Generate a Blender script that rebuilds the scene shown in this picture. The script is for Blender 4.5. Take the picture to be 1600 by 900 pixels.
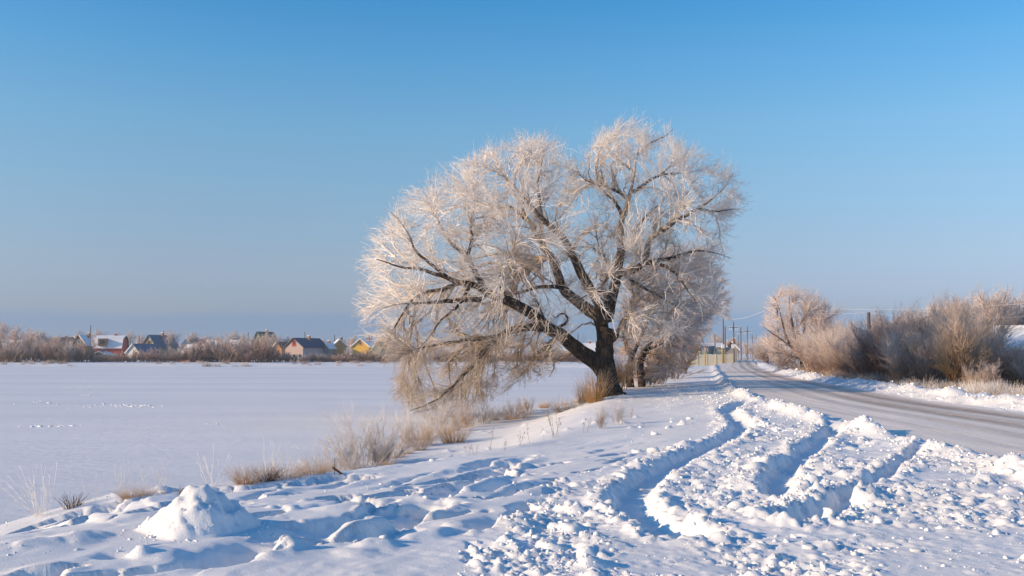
import bpy, math, random
import numpy as np
from mathutils import Vector, Matrix

for o in list(bpy.data.objects):
    bpy.data.objects.remove(o)
random.seed(7)
SC = bpy.context.scene
COL = SC.collection

# ------------------------------------------------------------------ camera, sky, sun, exposure
CAM_Z = 1.8
FPX = 1570.0                                   # focal length in pixels of a 1600 px wide picture
PITCH = math.atan(100.0 / FPX)
cam_data = bpy.data.cameras.new('camera')
cam_data.sensor_width = 36.0
cam_data.lens = 36.0 * FPX / 1600.0
cam_data.clip_start = 0.1
cam_data.clip_end = 12000
cam = bpy.data.objects.new('camera', cam_data)
COL.objects.link(cam)
cam.location = (0, 0, CAM_Z)
cam.rotation_euler = (math.pi / 2 + PITCH, 0, 0)
SC.camera = cam

SUN_ELEV = math.radians(17.0)
SUN_BACK = math.radians(17.0)                  # the sun stands on the left, this far behind the viewer
to_sun = Vector((-math.cos(SUN_BACK) * math.cos(SUN_ELEV), -math.sin(SUN_BACK) * math.cos(SUN_ELEV), math.sin(SUN_ELEV)))
sun_data = bpy.data.lights.new('sun', 'SUN')
sun_data.energy = 4.2
sun_data.angle = math.radians(0.53)
sun_data.color = (1.0, 0.71, 0.43)
sun = bpy.data.objects.new('sun', sun_data)
COL.objects.link(sun)
sun.rotation_euler = (-to_sun).to_track_quat('-Z', 'Y').to_euler()

world = bpy.data.worlds.new('World')
SC.world = world
world.use_nodes = True
wn = world.node_tree.nodes
wl = world.node_tree.links
wn.clear()
w_out = wn.new('ShaderNodeOutputWorld')
w_bg = wn.new('ShaderNodeBackground')
w_bg.inputs['Strength'].default_value = 0.106
sky = wn.new('ShaderNodeTexSky')
sky.sky_type = 'NISHITA'
sky.sun_disc = False
sky.sun_elevation = SUN_ELEV
sky.sun_rotation = math.atan2(to_sun.x, to_sun.y)
sky.altitude = 100
sky.air_density = 1.0
sky.dust_density = 0.6
sky.ozone_density = 2.0
# distant low smog bank: a band of greyer, darker air just above the horizon all round
w_geo = wn.new('ShaderNodeNewGeometry')
w_sep = wn.new('ShaderNodeSeparateXYZ')
wl.new(w_geo.outputs['Incoming'], w_sep.inputs[0])
w_el = wn.new('ShaderNodeMath'); w_el.operation = 'MULTIPLY'; w_el.inputs[1].default_value = -1.0
wl.new(w_sep.outputs['Z'], w_el.inputs[0])
w_map = wn.new('ShaderNodeMapping'); w_map.inputs['Scale'].default_value = (4, 4, 10)
wl.new(w_geo.outputs['Incoming'], w_map.inputs['Vector'])
w_no = wn.new('ShaderNodeTexNoise'); w_no.inputs['Scale'].default_value = 1.0; w_no.inputs['Detail'].default_value = 3
wl.new(w_map.outputs[0], w_no.inputs['Vector'])
w_sh = wn.new('ShaderNodeMath'); w_sh.operation = 'MULTIPLY_ADD'
w_sh.inputs[1].default_value = -0.016
wl.new(w_no.outputs[0], w_sh.inputs[0]); wl.new(w_el.outputs[0], w_sh.inputs[2])
w_ramp = wn.new('ShaderNodeValToRGB')
w_ramp.color_ramp.interpolation = 'LINEAR'
e = w_ramp.color_ramp.elements
SKY_RAMP = [(0.0, (0.400, 0.660, 1.50)), (0.0142, (0.375, 0.575, 1.26)), (0.0250, (0.42, 0.572, 1.13)), (0.0315, (0.55, 0.615, 1.02)), (0.0352, (0.565, 0.62, 1.01)), (0.0556, (0.65, 0.67, 0.965)),
            (0.0841, (0.735, 0.75, 0.945)), (0.1502, (0.79, 0.922, 1.043)), (0.2087, (0.75, 1.053, 1.172)), (0.2712, (0.56, 1.08, 1.307)), (0.3253, (0.36, 1.03, 1.36)), (0.5, (0.22, 0.85, 1.26)), (0.9, (0.12, 0.68, 1.16))]
SKY_RAMP = [(p, tuple(q / 2 for q in c)) for p, c in SKY_RAMP]
e[0].position, e[0].color = SKY_RAMP[0][0], SKY_RAMP[0][1] + (1,)
e[1].position, e[1].color = SKY_RAMP[1][0], SKY_RAMP[1][1] + (1,)
for p, c in SKY_RAMP[2:]:
    n = e.new(p); n.color = c + (1,)
wl.new(w_sh.outputs[0], w_ramp.inputs[0])
w_mul = wn.new('ShaderNodeMix'); w_mul.data_type = 'RGBA'; w_mul.blend_type = 'MULTIPLY'
w_mul.inputs['Factor'].default_value = 1.0
wl.new(sky.outputs[0], w_mul.inputs['A']); wl.new(w_ramp.outputs[0], w_mul.inputs['B'])
w_two = wn.new('ShaderNodeVectorMath'); w_two.operation = 'SCALE'; w_two.inputs['Scale'].default_value = 2.0
wl.new(w_mul.outputs['Result'], w_two.inputs[0])
wl.new(w_two.outputs[0], w_bg.inputs['Color'])
wl.new(w_bg.outputs[0], w_out.inputs['Surface'])

SC.view_settings.view_transform = 'Standard'
SC.view_settings.look = 'None'
SC.view_settings.gamma = 1.0
SC.view_settings.exposure = 0.46
SC.render.engine = 'CYCLES'
SC.cycles.max_bounces = 6

# ------------------------------------------------------------------ small helpers
def ray(px, py):
    """direction (per unit of distance along +Y) seen at a pixel of the 1600 x 900 photograph"""
    u = (px - 800.0) / FPX
    v = (450.0 - py) / FPX
    c, s = math.cos(PITCH), math.sin(PITCH)
    y = c - v * s
    return u / y, (s + v * c) / y

def at(px, py, dist):
    a, b = ray(px, py)
    return Vector((a * dist, dist, CAM_Z + b * dist))

def setp(o, label=None, cat=None, group=None, kind=None):
    if label: o['label'] = label
    if cat: o['category'] = cat
    if group: o['group'] = group
    if kind: o['kind'] = kind
    return o

def empty(name, loc=(0, 0, 0), rotz=0.0):
    o = bpy.data.objects.new(name, None)
    o.empty_display_size = 0.3
    COL.objects.link(o)
    o.location = loc
    o.rotation_euler = (0, 0, rotz)
    return o

def link_mesh(name, me, mat=None, parent=None, loc=(0, 0, 0), rotz=0.0, scale=None):
    o = bpy.data.objects.new(name, me)
    COL.objects.link(o)
    if mat is not None and not me.materials:
        me.materials.append(mat)
    elif mat is not None and me.materials[0] != mat:
        o.material_slots[0].link = 'OBJECT'
        o.material_slots[0].material = mat
    o.location = loc
    o.rotation_euler = (0, 0, rotz)
    if scale is not None: o.scale = scale
    if parent is not None: o.parent = parent
    return o

def np_mesh(name, V, Q=None, T=None, smooth=True, attrs=None):
    me = bpy.data.meshes.new(name)
    V = np.asarray(V, dtype=np.float32)
    loops = []; starts = []; pos = 0
    if Q is not None and len(Q):
        Q = np.asarray(Q, dtype=np.int32)
        loops.append(Q.ravel()); starts.append(np.arange(len(Q), dtype=np.int32) * 4); pos = len(Q) * 4
    if T is not None and len(T):
        T = np.asarray(T, dtype=np.int32)
        loops.append(T.ravel()); starts.append(np.arange(len(T), dtype=np.int32) * 3 + pos)
    L = np.concatenate(loops); S = np.concatenate(starts)
    me.vertices.add(len(V)); me.vertices.foreach_set('co', V.ravel())
    me.loops.add(len(L)); me.loops.foreach_set('vertex_index', L)
    me.polygons.add(len(S)); me.polygons.foreach_set('loop_start', S)
    me.update(calc_edges=True)
    if smooth:
        me.polygons.foreach_set('use_smooth', np.ones(len(S), dtype=bool))
    for k, a in (attrs or {}).items():
        at_ = me.attributes.new(k, 'FLOAT', 'POINT')
        at_.data.foreach_set('value', np.asarray(a, dtype=np.float32))
    return me

def smooth01(a, b, x):
    t = np.clip((x - a) / (b - a), 0, 1)
    return t * t * (3 - 2 * t)

# ------------------------------------------------------------------ noise
def hsh(ix, iy, seed):
    h = (ix.astype(np.int64) * 374761393 + iy.astype(np.int64) * 668265263 + seed * 982451653) & 0xffffffff
    h = ((h ^ (h >> 13)) * 1274126177) & 0xffffffff
    h = ((h ^ (h >> 16)) * 2246822519) & 0xffffffff
    return ((h ^ (h >> 15)) & 0xffffff) / float(0xffffff)

def vnoise(x, y, seed=0):
    ix = np.floor(x); iy = np.floor(y)
    fx = x - ix; fy = y - iy
    ux = fx * fx * fx * (fx * (fx * 6 - 15) + 10); uy = fy * fy * fy * (fy * (fy * 6 - 15) + 10)
    a = hsh(ix, iy, seed); b = hsh(ix + 1, iy, seed); c = hsh(ix, iy + 1, seed); d = hsh(ix + 1, iy + 1, seed)
    return (a + (b - a) * ux) * (1 - uy) + (c + (d - c) * ux) * uy - 0.5

def fbm(x, y, seed=0, octv=4, gain=0.5):
    r = 0; amp = 1.0
    for i in range(octv):
        r = r + amp * vnoise(x, y, seed + i * 17)
        x, y = 1.62 * x + 1.17 * y + 3.1, -1.17 * x + 1.62 * y + 7.7
        amp *= gain
    return r

def bumps(x, y, cell, seed, dens=0.6, squash=0.9):
    """height of broken, tilted clods scattered one per cell"""
    gx = x / cell; gy = y / cell
    ix = np.floor(gx); iy = np.floor(gy)
    out = np.zeros_like(x)
    for dx in (-1, 0, 1):
        for dy in (-1, 0, 1):
            cx = ix + dx; cy = iy + dy
            px = cx + hsh(cx, cy, seed); py = cy + hsh(cx, cy, seed + 1)
            r = 0.16 + 0.42 * hsh(cx, cy, seed + 2) ** 2.2
            on = hsh(cx, cy, seed + 3) < dens
            a = hsh(cx, cy, seed + 4) * 6.28
            ex = 0.75 + 0.6 * hsh(cx, cy, seed + 5)
            ux = ((gx - px) * np.cos(a) + (gy - py) * np.sin(a)) / r * ex
            uy = (-(gx - px) * np.sin(a) + (gy - py) * np.cos(a)) / r / ex
            d = 0.55 * np.maximum(np.abs(ux), np.abs(uy)) + 0.45 * np.hypot(ux, uy)
            tilt = np.clip(1 + 0.35 * ux + 0.2 * uy, 0.6, 1.3)
            h = np.where(on, r * np.clip((1 - d) * 2.2, 0, 0.85 + 0.15 * (1 - d)) * tilt, 0)
            out = np.maximum(out, h)
    return out * cell * squash

# ------------------------------------------------------------------ the lie of the land
LAKE_Z = -1.4
SHORE = [(-60, 2), (-16, 12), (-10, 16.2), (-8.6, 18), (-6.8, 20), (-5, 23), (-4.1, 28), (-3.7, 36), (-1.7, 45.7), (0.7, 55.8), (4, 64),
         (8, 80), (14, 105), (18, 150), (16, 205), (-10, 219), (-60, 221), (-130, 216), (-260, 225), (-600, 250)]
CREST = [(-60, -6), (-20, 6), (-9.4, 13), (-7.9, 14.8), (-6.3, 16), (-4.7, 16.8), (-3, 18), (-1.5, 20), (0.9, 24), (2.6, 30), (3.9, 40), (5.5, 50), (9, 70), (16, 105)]
CREST_Z = [-1.0, -1.0, -1.0, -0.85, -0.42, -0.36, -0.32, -0.3, -0.3, -0.28, -0.25, -0.2, -0.15, -0.1]
EDGE_Y = [-60, 15.5, 27, 37, 48, 56, 63, 70, 90, 113, 141, 250, 400, 900]
EDGE_L = [7.9, 7.9, 8.5, 9.3, 10.9, 12.3, 13.6, 14.9, 18.7, 23.2, 28.8, 52, 95, 250]
EDGE_R = [14.8, 14.8, 15.0, 15.2, 16.6, 17.6, 18.4, 19.4, 23.1, 27.8, 34.0, 59, 103, 260]

def road_left(y): return np.interp(y, EDGE_Y, EDGE_L)
def road_right(y): return np.interp(y, EDGE_Y, EDGE_R)

def poly_dist(x, y, pts, extra=None):
    """signed distance to an open polyline (positive on its right side) and a value carried along it"""
    best = np.full(x.shape, 1e9); sgn = np.ones(x.shape); val = np.zeros(x.shape)
    for i in range(len(pts) - 1):
        ax, ay = pts[i]; bx, by = pts[i + 1]
        dx, dy = bx - ax, by - ay
        L2 = dx * dx + dy * dy
        t = np.clip(((x - ax) * dx + (y - ay) * dy) / L2, 0, 1)
        ex = x - (ax + t * dx); ey = y - (ay + t * dy)
        d = ex * ex + ey * ey
        m = d < best - 1e-9
        cr = dx * ey - dy * ex
        best = np.where(m, d, best)
        sgn = np.where(m, np.where(cr < 0, 1.0, -1.0), sgn)
        if extra is not None:
            val = np.where(m, extra[i] + t * (extra[i + 1] - extra[i]), val)
    return np.sqrt(best) * sgn, val

def base_height(x, y):
    ds, _ = poly_dist(x, y, SHORE)             # + on land
    dc, zc = poly_dist(x, y, CREST, CREST_Z)   # + inland of the crest
    far = y > 150
    ds = ds + 0.35 * vnoise(x * 0.7, y * 0.7, 90)
    inland = zc + (0 - zc) * smooth01(0, 6, dc)
    t = ds / (ds + np.maximum(-dc, 0) + 1e-6)
    slope = LAKE_Z + (zc - LAKE_Z) * (0.35 * t + 0.65 * smooth01(0.35, 1.0, t))
    z = np.where(dc > 0, inland, slope)
    zfar = LAKE_Z + 0.55 * smooth01(0, 8, ds) + 0.25 * smooth01(8, 90, ds)
    w = smooth01(120, 200, y) * (1 - smooth01(0, 25, x - np.interp(y, [0, 140, 400, 900], [10, 22, 80, 240])))
    z = z * (1 - w) + zfar * w
    under = LAKE_Z - np.clip(-ds * 0.35, 0.0, 0.7)
    return np.where(ds < 0, under, np.maximum(z, LAKE_Z + 0.0))

def H0(x, y):
    return float(base_height(np.array([float(x)]), np.array([float(y)]))[0])

def g(px, py):
    """ground point seen at a pixel"""
    a, b = ray(px, py)
    ys = np.geomspace(5, 900, 1400)
    z = CAM_Z + b * ys
    h = np.maximum(base_height(a * ys, ys), LAKE_Z)
    k = np.argmax(z <= h)
    if not (z <= h).any(): k = len(ys) - 1
    return (a * ys[k], ys[k])

def cat_rom(pts, n=6):
    P = [np.array(p, float) for p in pts]
    P = [2 * P[0] - P[1]] + P + [2 * P[-1] - P[-2]]
    out = []
    for i in range(1, len(P) - 2):
        for k in range(n):
            t = k / n
            out.append(0.5 * ((2 * P[i]) + (-P[i - 1] + P[i + 1]) * t + (2 * P[i - 1] - 5 * P[i] + 4 * P[i + 1] - P[i + 2]) * t * t
                              + (-P[i - 1] + 3 * P[i] - 3 * P[i + 1] + P[i + 2]) * t ** 3))
    out.append(P[-2])
    return out

def track(pix, n=5):
    return [tuple(p) for p in cat_rom([g(*q) for q in pix], n)]

TRACKS = [  # wheel trenches: path, half width, depth
    (track([(1200, 624), (1165, 629), (1138, 640), (1150, 653), (1160, 664), (1131, 689), (1075, 712), (1025, 738), (992, 762), (984, 785), (1015, 812), (1075, 836)]), 0.28, 0.14),
    (track([(1262, 634), (1292, 650), (1303, 669), (1277, 691), (1255, 710), (1232, 729), (1216, 747), (1222, 772)]), 0.23, 0.12),
    (track([(1462, 690), (1424, 712), (1397, 731), (1356, 760), (1325, 774), (1292, 792), (1245, 815)]), 0.15, 0.10),
    (track([(1320, 785), (1280, 800), (1240, 812)]), 0.28, 0.14),
]
RUTS = [   # narrower old ruts and wind scoops, parallel to the bank
    (track([(825, 712), (775, 720), (740, 730), (700, 737), (660, 745), (600, 762)]), 0.16, 0.11),
    (track([(820, 719), (787, 733), (750, 752), (710, 766), (690, 778)]), 0.17, 0.13),
    (track([(687, 787), (660, 797), (637, 811)]), 0.17, 0.13),
    (track([(815, 752), (780, 762), (752, 770)]), 0.13, 0.10),
    (track([(850, 762), (815, 768), (785, 777)]), 0.14, 0.10),
    (track([(800, 805), (770, 818), (745, 828)]), 0.15, 0.11),
    (track([(570, 749), (540, 757), (505, 763)]), 0.14, 0.09),
    (track([(600, 783), (540, 790), (470, 796)]), 0.16, 0.10),
    (track([(560, 812), (510, 825), (470, 838)]), 0.26, 0.20),
    (track([(675, 824), (635, 832), (598, 842)]), 0.18, 0.13),
    (track([(440, 765), (415, 772), (395, 780)]), 0.13, 0.09),
    (track([(280, 775), (220, 785), (160, 790)]), 0.20, 0.12),
    (track([(420, 845), (390, 862), (350, 880)]), 0.22, 0.14),
    (track([(90, 845), (50, 850), (20, 852)]), 0.16, 0.09),
    (track([(205, 862), (190, 868), (165, 874)]), 0.12, 0.08),
    (track([(240, 800), (200, 808), (120, 812)]), 0.18, 0.09),
]
MOUND = g(312, 828)
DRIFTS = [  # low humps: pixel, radius, height
    ((120, 843), 0.35, 0.10), ((575, 800), 0.22, 0.14), ((450, 858), 0.28, 0.17), ((660, 780), 0.25, 0.09), ((590, 855), 0.3, 0.10), ((820, 745), 0.12, 0.08),
    ((250, 872), 0.3, 0.11), ((70, 895), 0.4, 0.12), ((250, 765), 0.25, 0.12), ((455, 798), 0.14, 0.09), ((220, 875), 0.12, 0.09), ((395, 805), 0.5, 0.07),
    ((560, 865), 0.25, 0.06), ((1240, 850), 0.4, 0.06), ((1430, 770), 0.5, 0.10), ((1500, 800), 0.5, 0.12), ((1320, 745), 0.4, 0.08), ((150, 800), 0.2, 0.06)]
DRIFTS = [(g(*p), r, h) for p, r, h in DRIFTS]
CHURN = [g(*p) for p in [(1300, 608), (1030, 612), (1020, 660), (1110, 680), (960, 735), (780, 835), (700, 898), (1600, 898)]]

def inside_poly(x, y, pts):
    ins = np.zeros(x.shape, bool)
    n = len(pts)
    for i in range(n):
        x1, y1 = pts[i]; x2, y2 = pts[(i + 1) % n]
        c = ((y1 > y) != (y2 > y)) & (x < (x2 - x1) * (y - y1) / ((y2 - y1) + 1e-12) + x1)
        ins ^= c
    return ins

CHURN_POLY = [(14, 80), (7, 60), (7.2, 45), g(1090, 615), g(1120, 650), g(1110, 690), g(1050, 700), g(960, 725), g(880, 745), g(800, 800), g(740, 850), (-0.5, 7.0), (-2, 3), (30, 3), (30, 80)]

def detail_height(x, y, fade):
    """relief of the snow on top of base_height; fade = 0..1 keeps fine relief out of coarse parts of the mesh"""
    z = np.zeros_like(x)
    wob = 0.06 * fbm(x * 2.2, y * 2.2, 5, 3)
    # churned, lumpy snow thrown up beside the road
    ins = inside_poly(x + 0.5 * fbm(x * 0.9, y * 0.9, 3, 3), y + 0.7 * fbm(x * 0.8, y * 0.8, 4, 3), CHURN_POLY).astype(float)
    patch = smooth01(-0.22, 0.12, fbm(x * 0.8, y * 0.8, 31, 3))
    churn = ins * (0.22 + 0.78 * patch)
    rl = road_left(y)
    wx = x + 0.02 * fbm(x * 14, y * 14, 41, 2); wy = y + 0.02 * fbm(x * 14, y * 14, 43, 2)
    lump = np.sqrt(bumps(wx + wob, wy, 0.45, 40, 0.35, 0.42) ** 2 + bumps(wx, wy + wob, 0.19, 50, 0.6, 0.7) ** 2 + bumps(wx, wy, 0.10, 60, 0.7, 0.9) ** 2) + bumps(wx, wy, 0.055, 65, 0.6, 0.7)
    fine = fbm(x * 18, y * 18, 80, 3) * 0.014
    z += churn * (lump * 0.85 + fine * 1.5 + 0.07 * fbm(x * 1.5, y * 1.5, 33, 5, 0.6)) * fade
    # calm wind-worn snow elsewhere: elongated along the bank
    u = 0.57 * x + 0.82 * y; v = 0.82 * x - 0.57 * y
    calm = 1 - ins
    dmo = np.hypot(x - MOUND[0], y - MOUND[1])
    near_left = smooth01(2.5, -1.0, x - 0.1 * y) * smooth01(26, 15, y) * smooth01(0.55, 1.1, dmo)
    z += calm * (0.035 * fbm(u * 0.45, v * 1.3, 11, 3) + near_left * (0.02 * fbm(u * 0.8, v * 2.4, 13, 4, 0.55) - 0.11 * smooth01(0.07, 0.19, fbm(u * 0.50 + 3, v * 1.7, 15, 5, 0.55)) + 0.012 * fade * fbm(x * 6, y * 6, 17, 3) * smooth01(0.0, 0.2, fbm(x * 0.8, y * 0.8, 18, 2))))
    z += calm * fade * near_left * smooth01(0.02, 0.2, fbm(x * 0.7, y * 0.7, 19, 2)) * bumps(x, y, 0.22, 70, 0.05, 0.7) * 0.5
    sp = smooth01(0.05, 0.3, fbm(x * 0.35, y * 0.35, 23, 2) + 0.1) * smooth01(18, 23, y)
    z += calm * fade * sp * bumps(x, y, 0.25, 75, 0.14, 0.8)
    # trenches
    for pts, hw, dep in TRACKS:
        P = np.array(pts)
        m = (x > P[:, 0].min() - 1.2) & (x < P[:, 0].max() + 1.2) & (y > P[:, 1].min() - 1.2) & (y < P[:, 1].max() + 1.2)
        if not m.any(): continue
        d, _ = poly_dist(x[m], y[m], pts)
        sd = d
        d = np.abs(d) + 0.09 * fbm(x[m] * 3, y[m] * 3, 101, 3) + 0.05 * fbm(x[m] * 13, y[m] * 13, 103, 3, 0.6)
        cut = 1 - smooth01(hw * 0.45, hw * 1.25, d)
        z[m] += cut * 0.35 * fade[m] * bumps(x[m], y[m], 0.13, 107, 0.35, 0.8) * smooth01(0.1, 0.6, d / hw)
        rim = np.exp(-((d - hw * 1.5) / 0.15) ** 2) * (0.02 + 0.08 * (fbm(x[m] * 6, y[m] * 6, 120, 4, 0.6) + 0.2))
        cut = cut * smooth01(0.0, 0.9, rl[m] - x[m]); rim = rim * smooth01(0.0, 0.9, rl[m] - x[m])
        z[m] = z[m] * (1 - cut * 0.85) - dep * cut + rim
    for k, (pts, hw, dep) in enumerate(RUTS):
        P = np.array(pts)
        m = (x > P[:, 0].min() - 1) & (x < P[:, 0].max() + 1) & (y > P[:, 1].min() - 1) & (y < P[:, 1].max() + 1)
        if not m.any(): continue
        d, tv = poly_dist(x[m], y[m], pts, list(np.linspace(0, 1, len(pts))))
        taper = np.sin(np.clip(tv, 0.02, 0.98) * math.pi) ** 0.5
        d = d + 0.12 * fbm(x[m] * 2.4, y[m] * 2.4, 131 + k, 4)
        # steep lip on the sunny (left) side, gentle far side
        a = smooth01(-hw * 1.1, -hw * 0.4, d) * (1 - smooth01(-hw * 0.2, hw * 2.2, d))
        lip = np.exp(-((d + hw * 1.5) / 0.16) ** 2) * 0.4
        z[m] += dep * 1.5 * taper * (lip - a)
    for (cx, cy), r, h in DRIFTS:
        d = np.hypot((x - cx), (y - cy) * 0.8) + 0.25 * r * fbm(x * 5, y * 5, 150, 3)
        z += 0.5 * h * (1 - smooth01(r * 0.15, r, np.abs(d)))
    # the snow heap left front
    cx, cy = MOUND
    ang = np.arctan2(y - cy, x - cx)
    d = np.hypot((x - cx), (y - cy) * 0.95)
    d = d * (1 + 0.16 * fbm(ang * 1.6 + 9, ang * 0.4, 160, 2) + 0.10 * np.cos(ang * 3 + 0.7))
    prof = np.clip(1 - d / 0.56, 0, 1)
    heap = 0.50 * np.minimum(prof, 0.88) ** 0.95
    heap = heap * (1 + 0.18 * fbm(x * 4, y * 4, 170, 4)) + (prof > 0.1) * (0.035 * fbm(x * 11, y * 11, 173, 4, 0.65) + 0.5 * bumps(x + 0.02 * fbm(x * 20, y * 20, 9, 2), y, 0.11, 177, 0.5, 0.7)) + (prof > 0) * np.minimum(prof * 3, 1) * (1 - 0.7 * smooth01(0.5, 0.9, prof)) * (0.45 * bumps(x, y, 0.21, 175, 0.7, 0.8) + 0.05 * fbm(x * 9, y * 9, 171, 4, 0.6))
    z += heap
    # berms beside the road
    dl = rl - x
    bl = np.exp(-((dl - 0.40) / 0.30) ** 2) * (0.10 + 0.15 * smooth01(-0.3, 0.3, fbm(x * 0.8, y * 0.8, 180, 4))) * smooth01(-0.05, 0.3, dl)
    gap = 1.0
    for gy in (g(1462, 690)[1], g(1258, 634)[1]):
        gap = gap * (1 - 0.75 * np.exp(-((y - gy) / 0.9) ** 2))
    z += bl * gap * (y < 180)
    dr = x - road_right(y)
    br = np.exp(-((dr - 1.3) / 0.8) ** 2) * (0.28 + 0.26 * fbm(x * 0.9, y * 0.5, 185, 4, 0.6)) * smooth01(0.0, 0.5, dr)
    z += br * (1 + 0.0 * fade) + (dr > 0.1) * (dr < 3.0) * fade * 0.8 * bumps(x, y, 0.35, 190, 0.7, 0.8)
    # ditch and hollow ground under the hedge
    z -= 0.15 * smooth01(2.6, 4.0, dr) * (1 - smooth01(60, 120, y))
    # road bed
    onroad = smooth01(0.0, -0.25, dl) * smooth01(0.0, -0.25, dr)
    z = z * (1 - onroad) - 0.06 * onroad
    return z

# ------------------------------------------------------------------ materials
def new_mat(name):
    m = bpy.data.materials.new(name)
    m.use_nodes = True
    nt = m.node_tree
    return m, nt, nt.nodes['Principled BSDF']

def mixrgb(nt, a, b, fac, blend='MIX'):
    n = nt.nodes.new('ShaderNodeMix'); n.data_type = 'RGBA'; n.blend_type = blend
    for sock, v in (('A', a), ('B', b)):
        if isinstance(v, tuple): n.inputs[sock].default_value = v + (1,) if len(v) == 3 else v
        else: nt.links.new(v, n.inputs[sock])
    if isinstance(fac, (int, float)): n.inputs['Factor'].default_value = fac
    else: nt.links.new(fac, n.inputs['Factor'])
    return n.outputs['Result']

def noise_node(nt, scale, detail=3, vec=None, rough=0.5):
    n = nt.nodes.new('ShaderNodeTexNoise')
    n.inputs['Scale'].default_value = scale; n.inputs['Detail'].default_value = detail; n.inputs['Roughness'].default_value = rough
    if vec is not None: nt.links.new(vec, n.inputs['Vector'])
    return n.outputs[0]

def ramp(nt, fac, stops):
    n = nt.nodes.new('ShaderNodeValToRGB')
    el = n.color_ramp.elements
    while len(el) < len(stops): el.new(0.5)
    for i, (p, c) in enumerate(stops):
        el[i].position = p
        el[i].color = (c, c, c, 1) if isinstance(c, (int, float)) else c + (1,)
    nt.links.new(fac, n.inputs[0])
    return n.outputs[0]

def obj_coords(nt, scale=(1, 1, 1), kind='Object'):
    t = nt.nodes.new('ShaderNodeTexCoord')
    m = nt.nodes.new('ShaderNodeMapping'); m.inputs['Scale'].default_value = scale
    nt.links.new(t.outputs[kind], m.inputs['Vector'])
    return m.outputs[0]

def bump(nt, b, h, strength, dist):
    n = nt.nodes.new('ShaderNodeBump')
    n.inputs['Strength'].default_value = strength; n.inputs['Distance'].default_value = dist
    nt.links.new(h, n.inputs['Height']); nt.links.new(n.outputs[0], b.inputs['Normal'])

def snow_mat(name, col=(0.86, 0.87, 0.88), dirt=0.0, fine=45.0, bdist=0.012, bstr=0.6):
    m, nt, b = new_mat(name)
    v = obj_coords(nt)
    n1 = noise_node(nt, 0.6, 5, v)
    c = mixrgb(nt, col, (col[0] * 0.93, col[1] * 0.925, col[2] * 0.92), ramp(nt, n1, [(0.4, 0.0), (0.7, 1.0)]))
    if dirt:
        n2 = noise_node(nt, 1.7, 6, v, 0.65)
        c = mixrgb(nt, c, (0.50, 0.43, 0.35), ramp(nt, n2, [(0.58, 0.0), (0.8, dirt)]))
    nt.links.new(c, b.inputs['Base Color'])
    b.inputs['Roughness'].default_value = 0.62
    b.inputs['Specular IOR Level'].default_value = 0.25
    hn = noise_node(nt, fine, 6, v, 0.7)
    bump(nt, b, hn, bstr, bdist)
    return m

def plain_mat(name, col, rough=0.7, var=0.25, scale=3.0, spec=0.3):
    m, nt, b = new_mat(name)
    n = noise_node(nt, scale, 5, obj_coords(nt))
    dk = tuple(c * (1 - var) for c in col); lt = tuple(min(1, c * (1 + var * 0.6)) for c in col)
    nt.links.new(mixrgb(nt, dk, lt, n), b.inputs['Base Color'])
    b.inputs['Roughness'].default_value = rough
    b.inputs['Specular IOR Level'].default_value = spec
    return m

def twig_mat(name, bark, frost=(0.84, 0.80, 0.78)):
    """hoar frost on bark; the vertex attribute 'frost' says how thickly each place is coated"""
    m, nt, b = new_mat(name)
    a = nt.nodes.new('ShaderNodeAttribute'); a.attribute_name = 'frost'
    n = noise_node(nt, 9.0, 2, obj_coords(nt))
    dk = tuple(c * 0.7 for c in bark)
    bk = mixrgb(nt, dk, bark, n)
    nt.links.new(mixrgb(nt, bk, frost, a.outputs['Fac']), b.inputs['Base Color'])
    b.inputs['Roughness'].default_value = 0.8
    b.inputs['Specular IOR Level'].default_value = 0.1
    return m

M_SNOW = snow_mat('bank_snow', dirt=0.10)
M_LAKE, nt, b = new_mat('lake_snow')
v = obj_coords(nt, (0.035, 0.16, 1))
n1 = noise_node(nt, 1.0, 7, v, 0.6)
v2 = obj_coords(nt, (0.5, 2.2, 1))
n2 = noise_node(nt, 1.0, 5, v2, 0.6)
c = mixrgb(nt, (0.86, 0.87, 0.89), (0.74, 0.76, 0.79), ramp(nt, n1, [(0.38, 0.0), (0.68, 1.0)]))
c = mixrgb(nt, c, (0.92, 0.92, 0.92), ramp(nt, n2, [(0.58, 0.0), (0.72, 0.8)]))
nt.links.new(c, b.inputs['Base Color'])
b.inputs['Roughness'].default_value = 0.6
b.inputs['Specular IOR Level'].default_value = 0.25
bump(nt, b, noise_node(nt, 1.0, 8, obj_coords(nt, (1.3, 3.2, 1)), 0.65), 0.6, 0.09)

M_ROAD, nt, b = new_mat('packed_road_snow')
uvn = nt.nodes.new('ShaderNodeUVMap')
mp = nt.nodes.new('ShaderNodeMapping'); mp.inputs['Scale'].default_value = (2.2, 0.045, 1); nt.links.new(uvn.outputs[0], mp.inputs['Vector'])
st = noise_node(nt, 1.0, 7, mp.outputs[0], 0.65)
ac = nt.nodes.new('ShaderNodeAttribute'); ac.attribute_name = 'wheel'
mx = nt.nodes.new('ShaderNodeMath'); mx.operation = 'MULTIPLY_ADD'; mx.inputs[1].default_value = 0.42
nt.links.new(ac.outputs['Fac'], mx.inputs[0]); nt.links.new(st, mx.inputs[2])
c = mixrgb(nt, (0.93, 0.83, 0.73), (0.40, 0.285, 0.195), ramp(nt, mx.outputs[0], [(0.50, 0.0), (0.64, 0.35), (0.95, 1.0)]))
sp = noise_node(nt, 3.0, 6, obj_coords(nt), 0.7)
c = mixrgb(nt, c, (0.90, 0.85, 0.80), ramp(nt, sp, [(0.50, 0.0), (0.70, 0.6)]))
nt.links.new(c, b.inputs['Base Color'])
b.inputs['Roughness'].default_value = 0.55
b.inputs['Specular IOR Level'].default_value = 0.3
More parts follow.
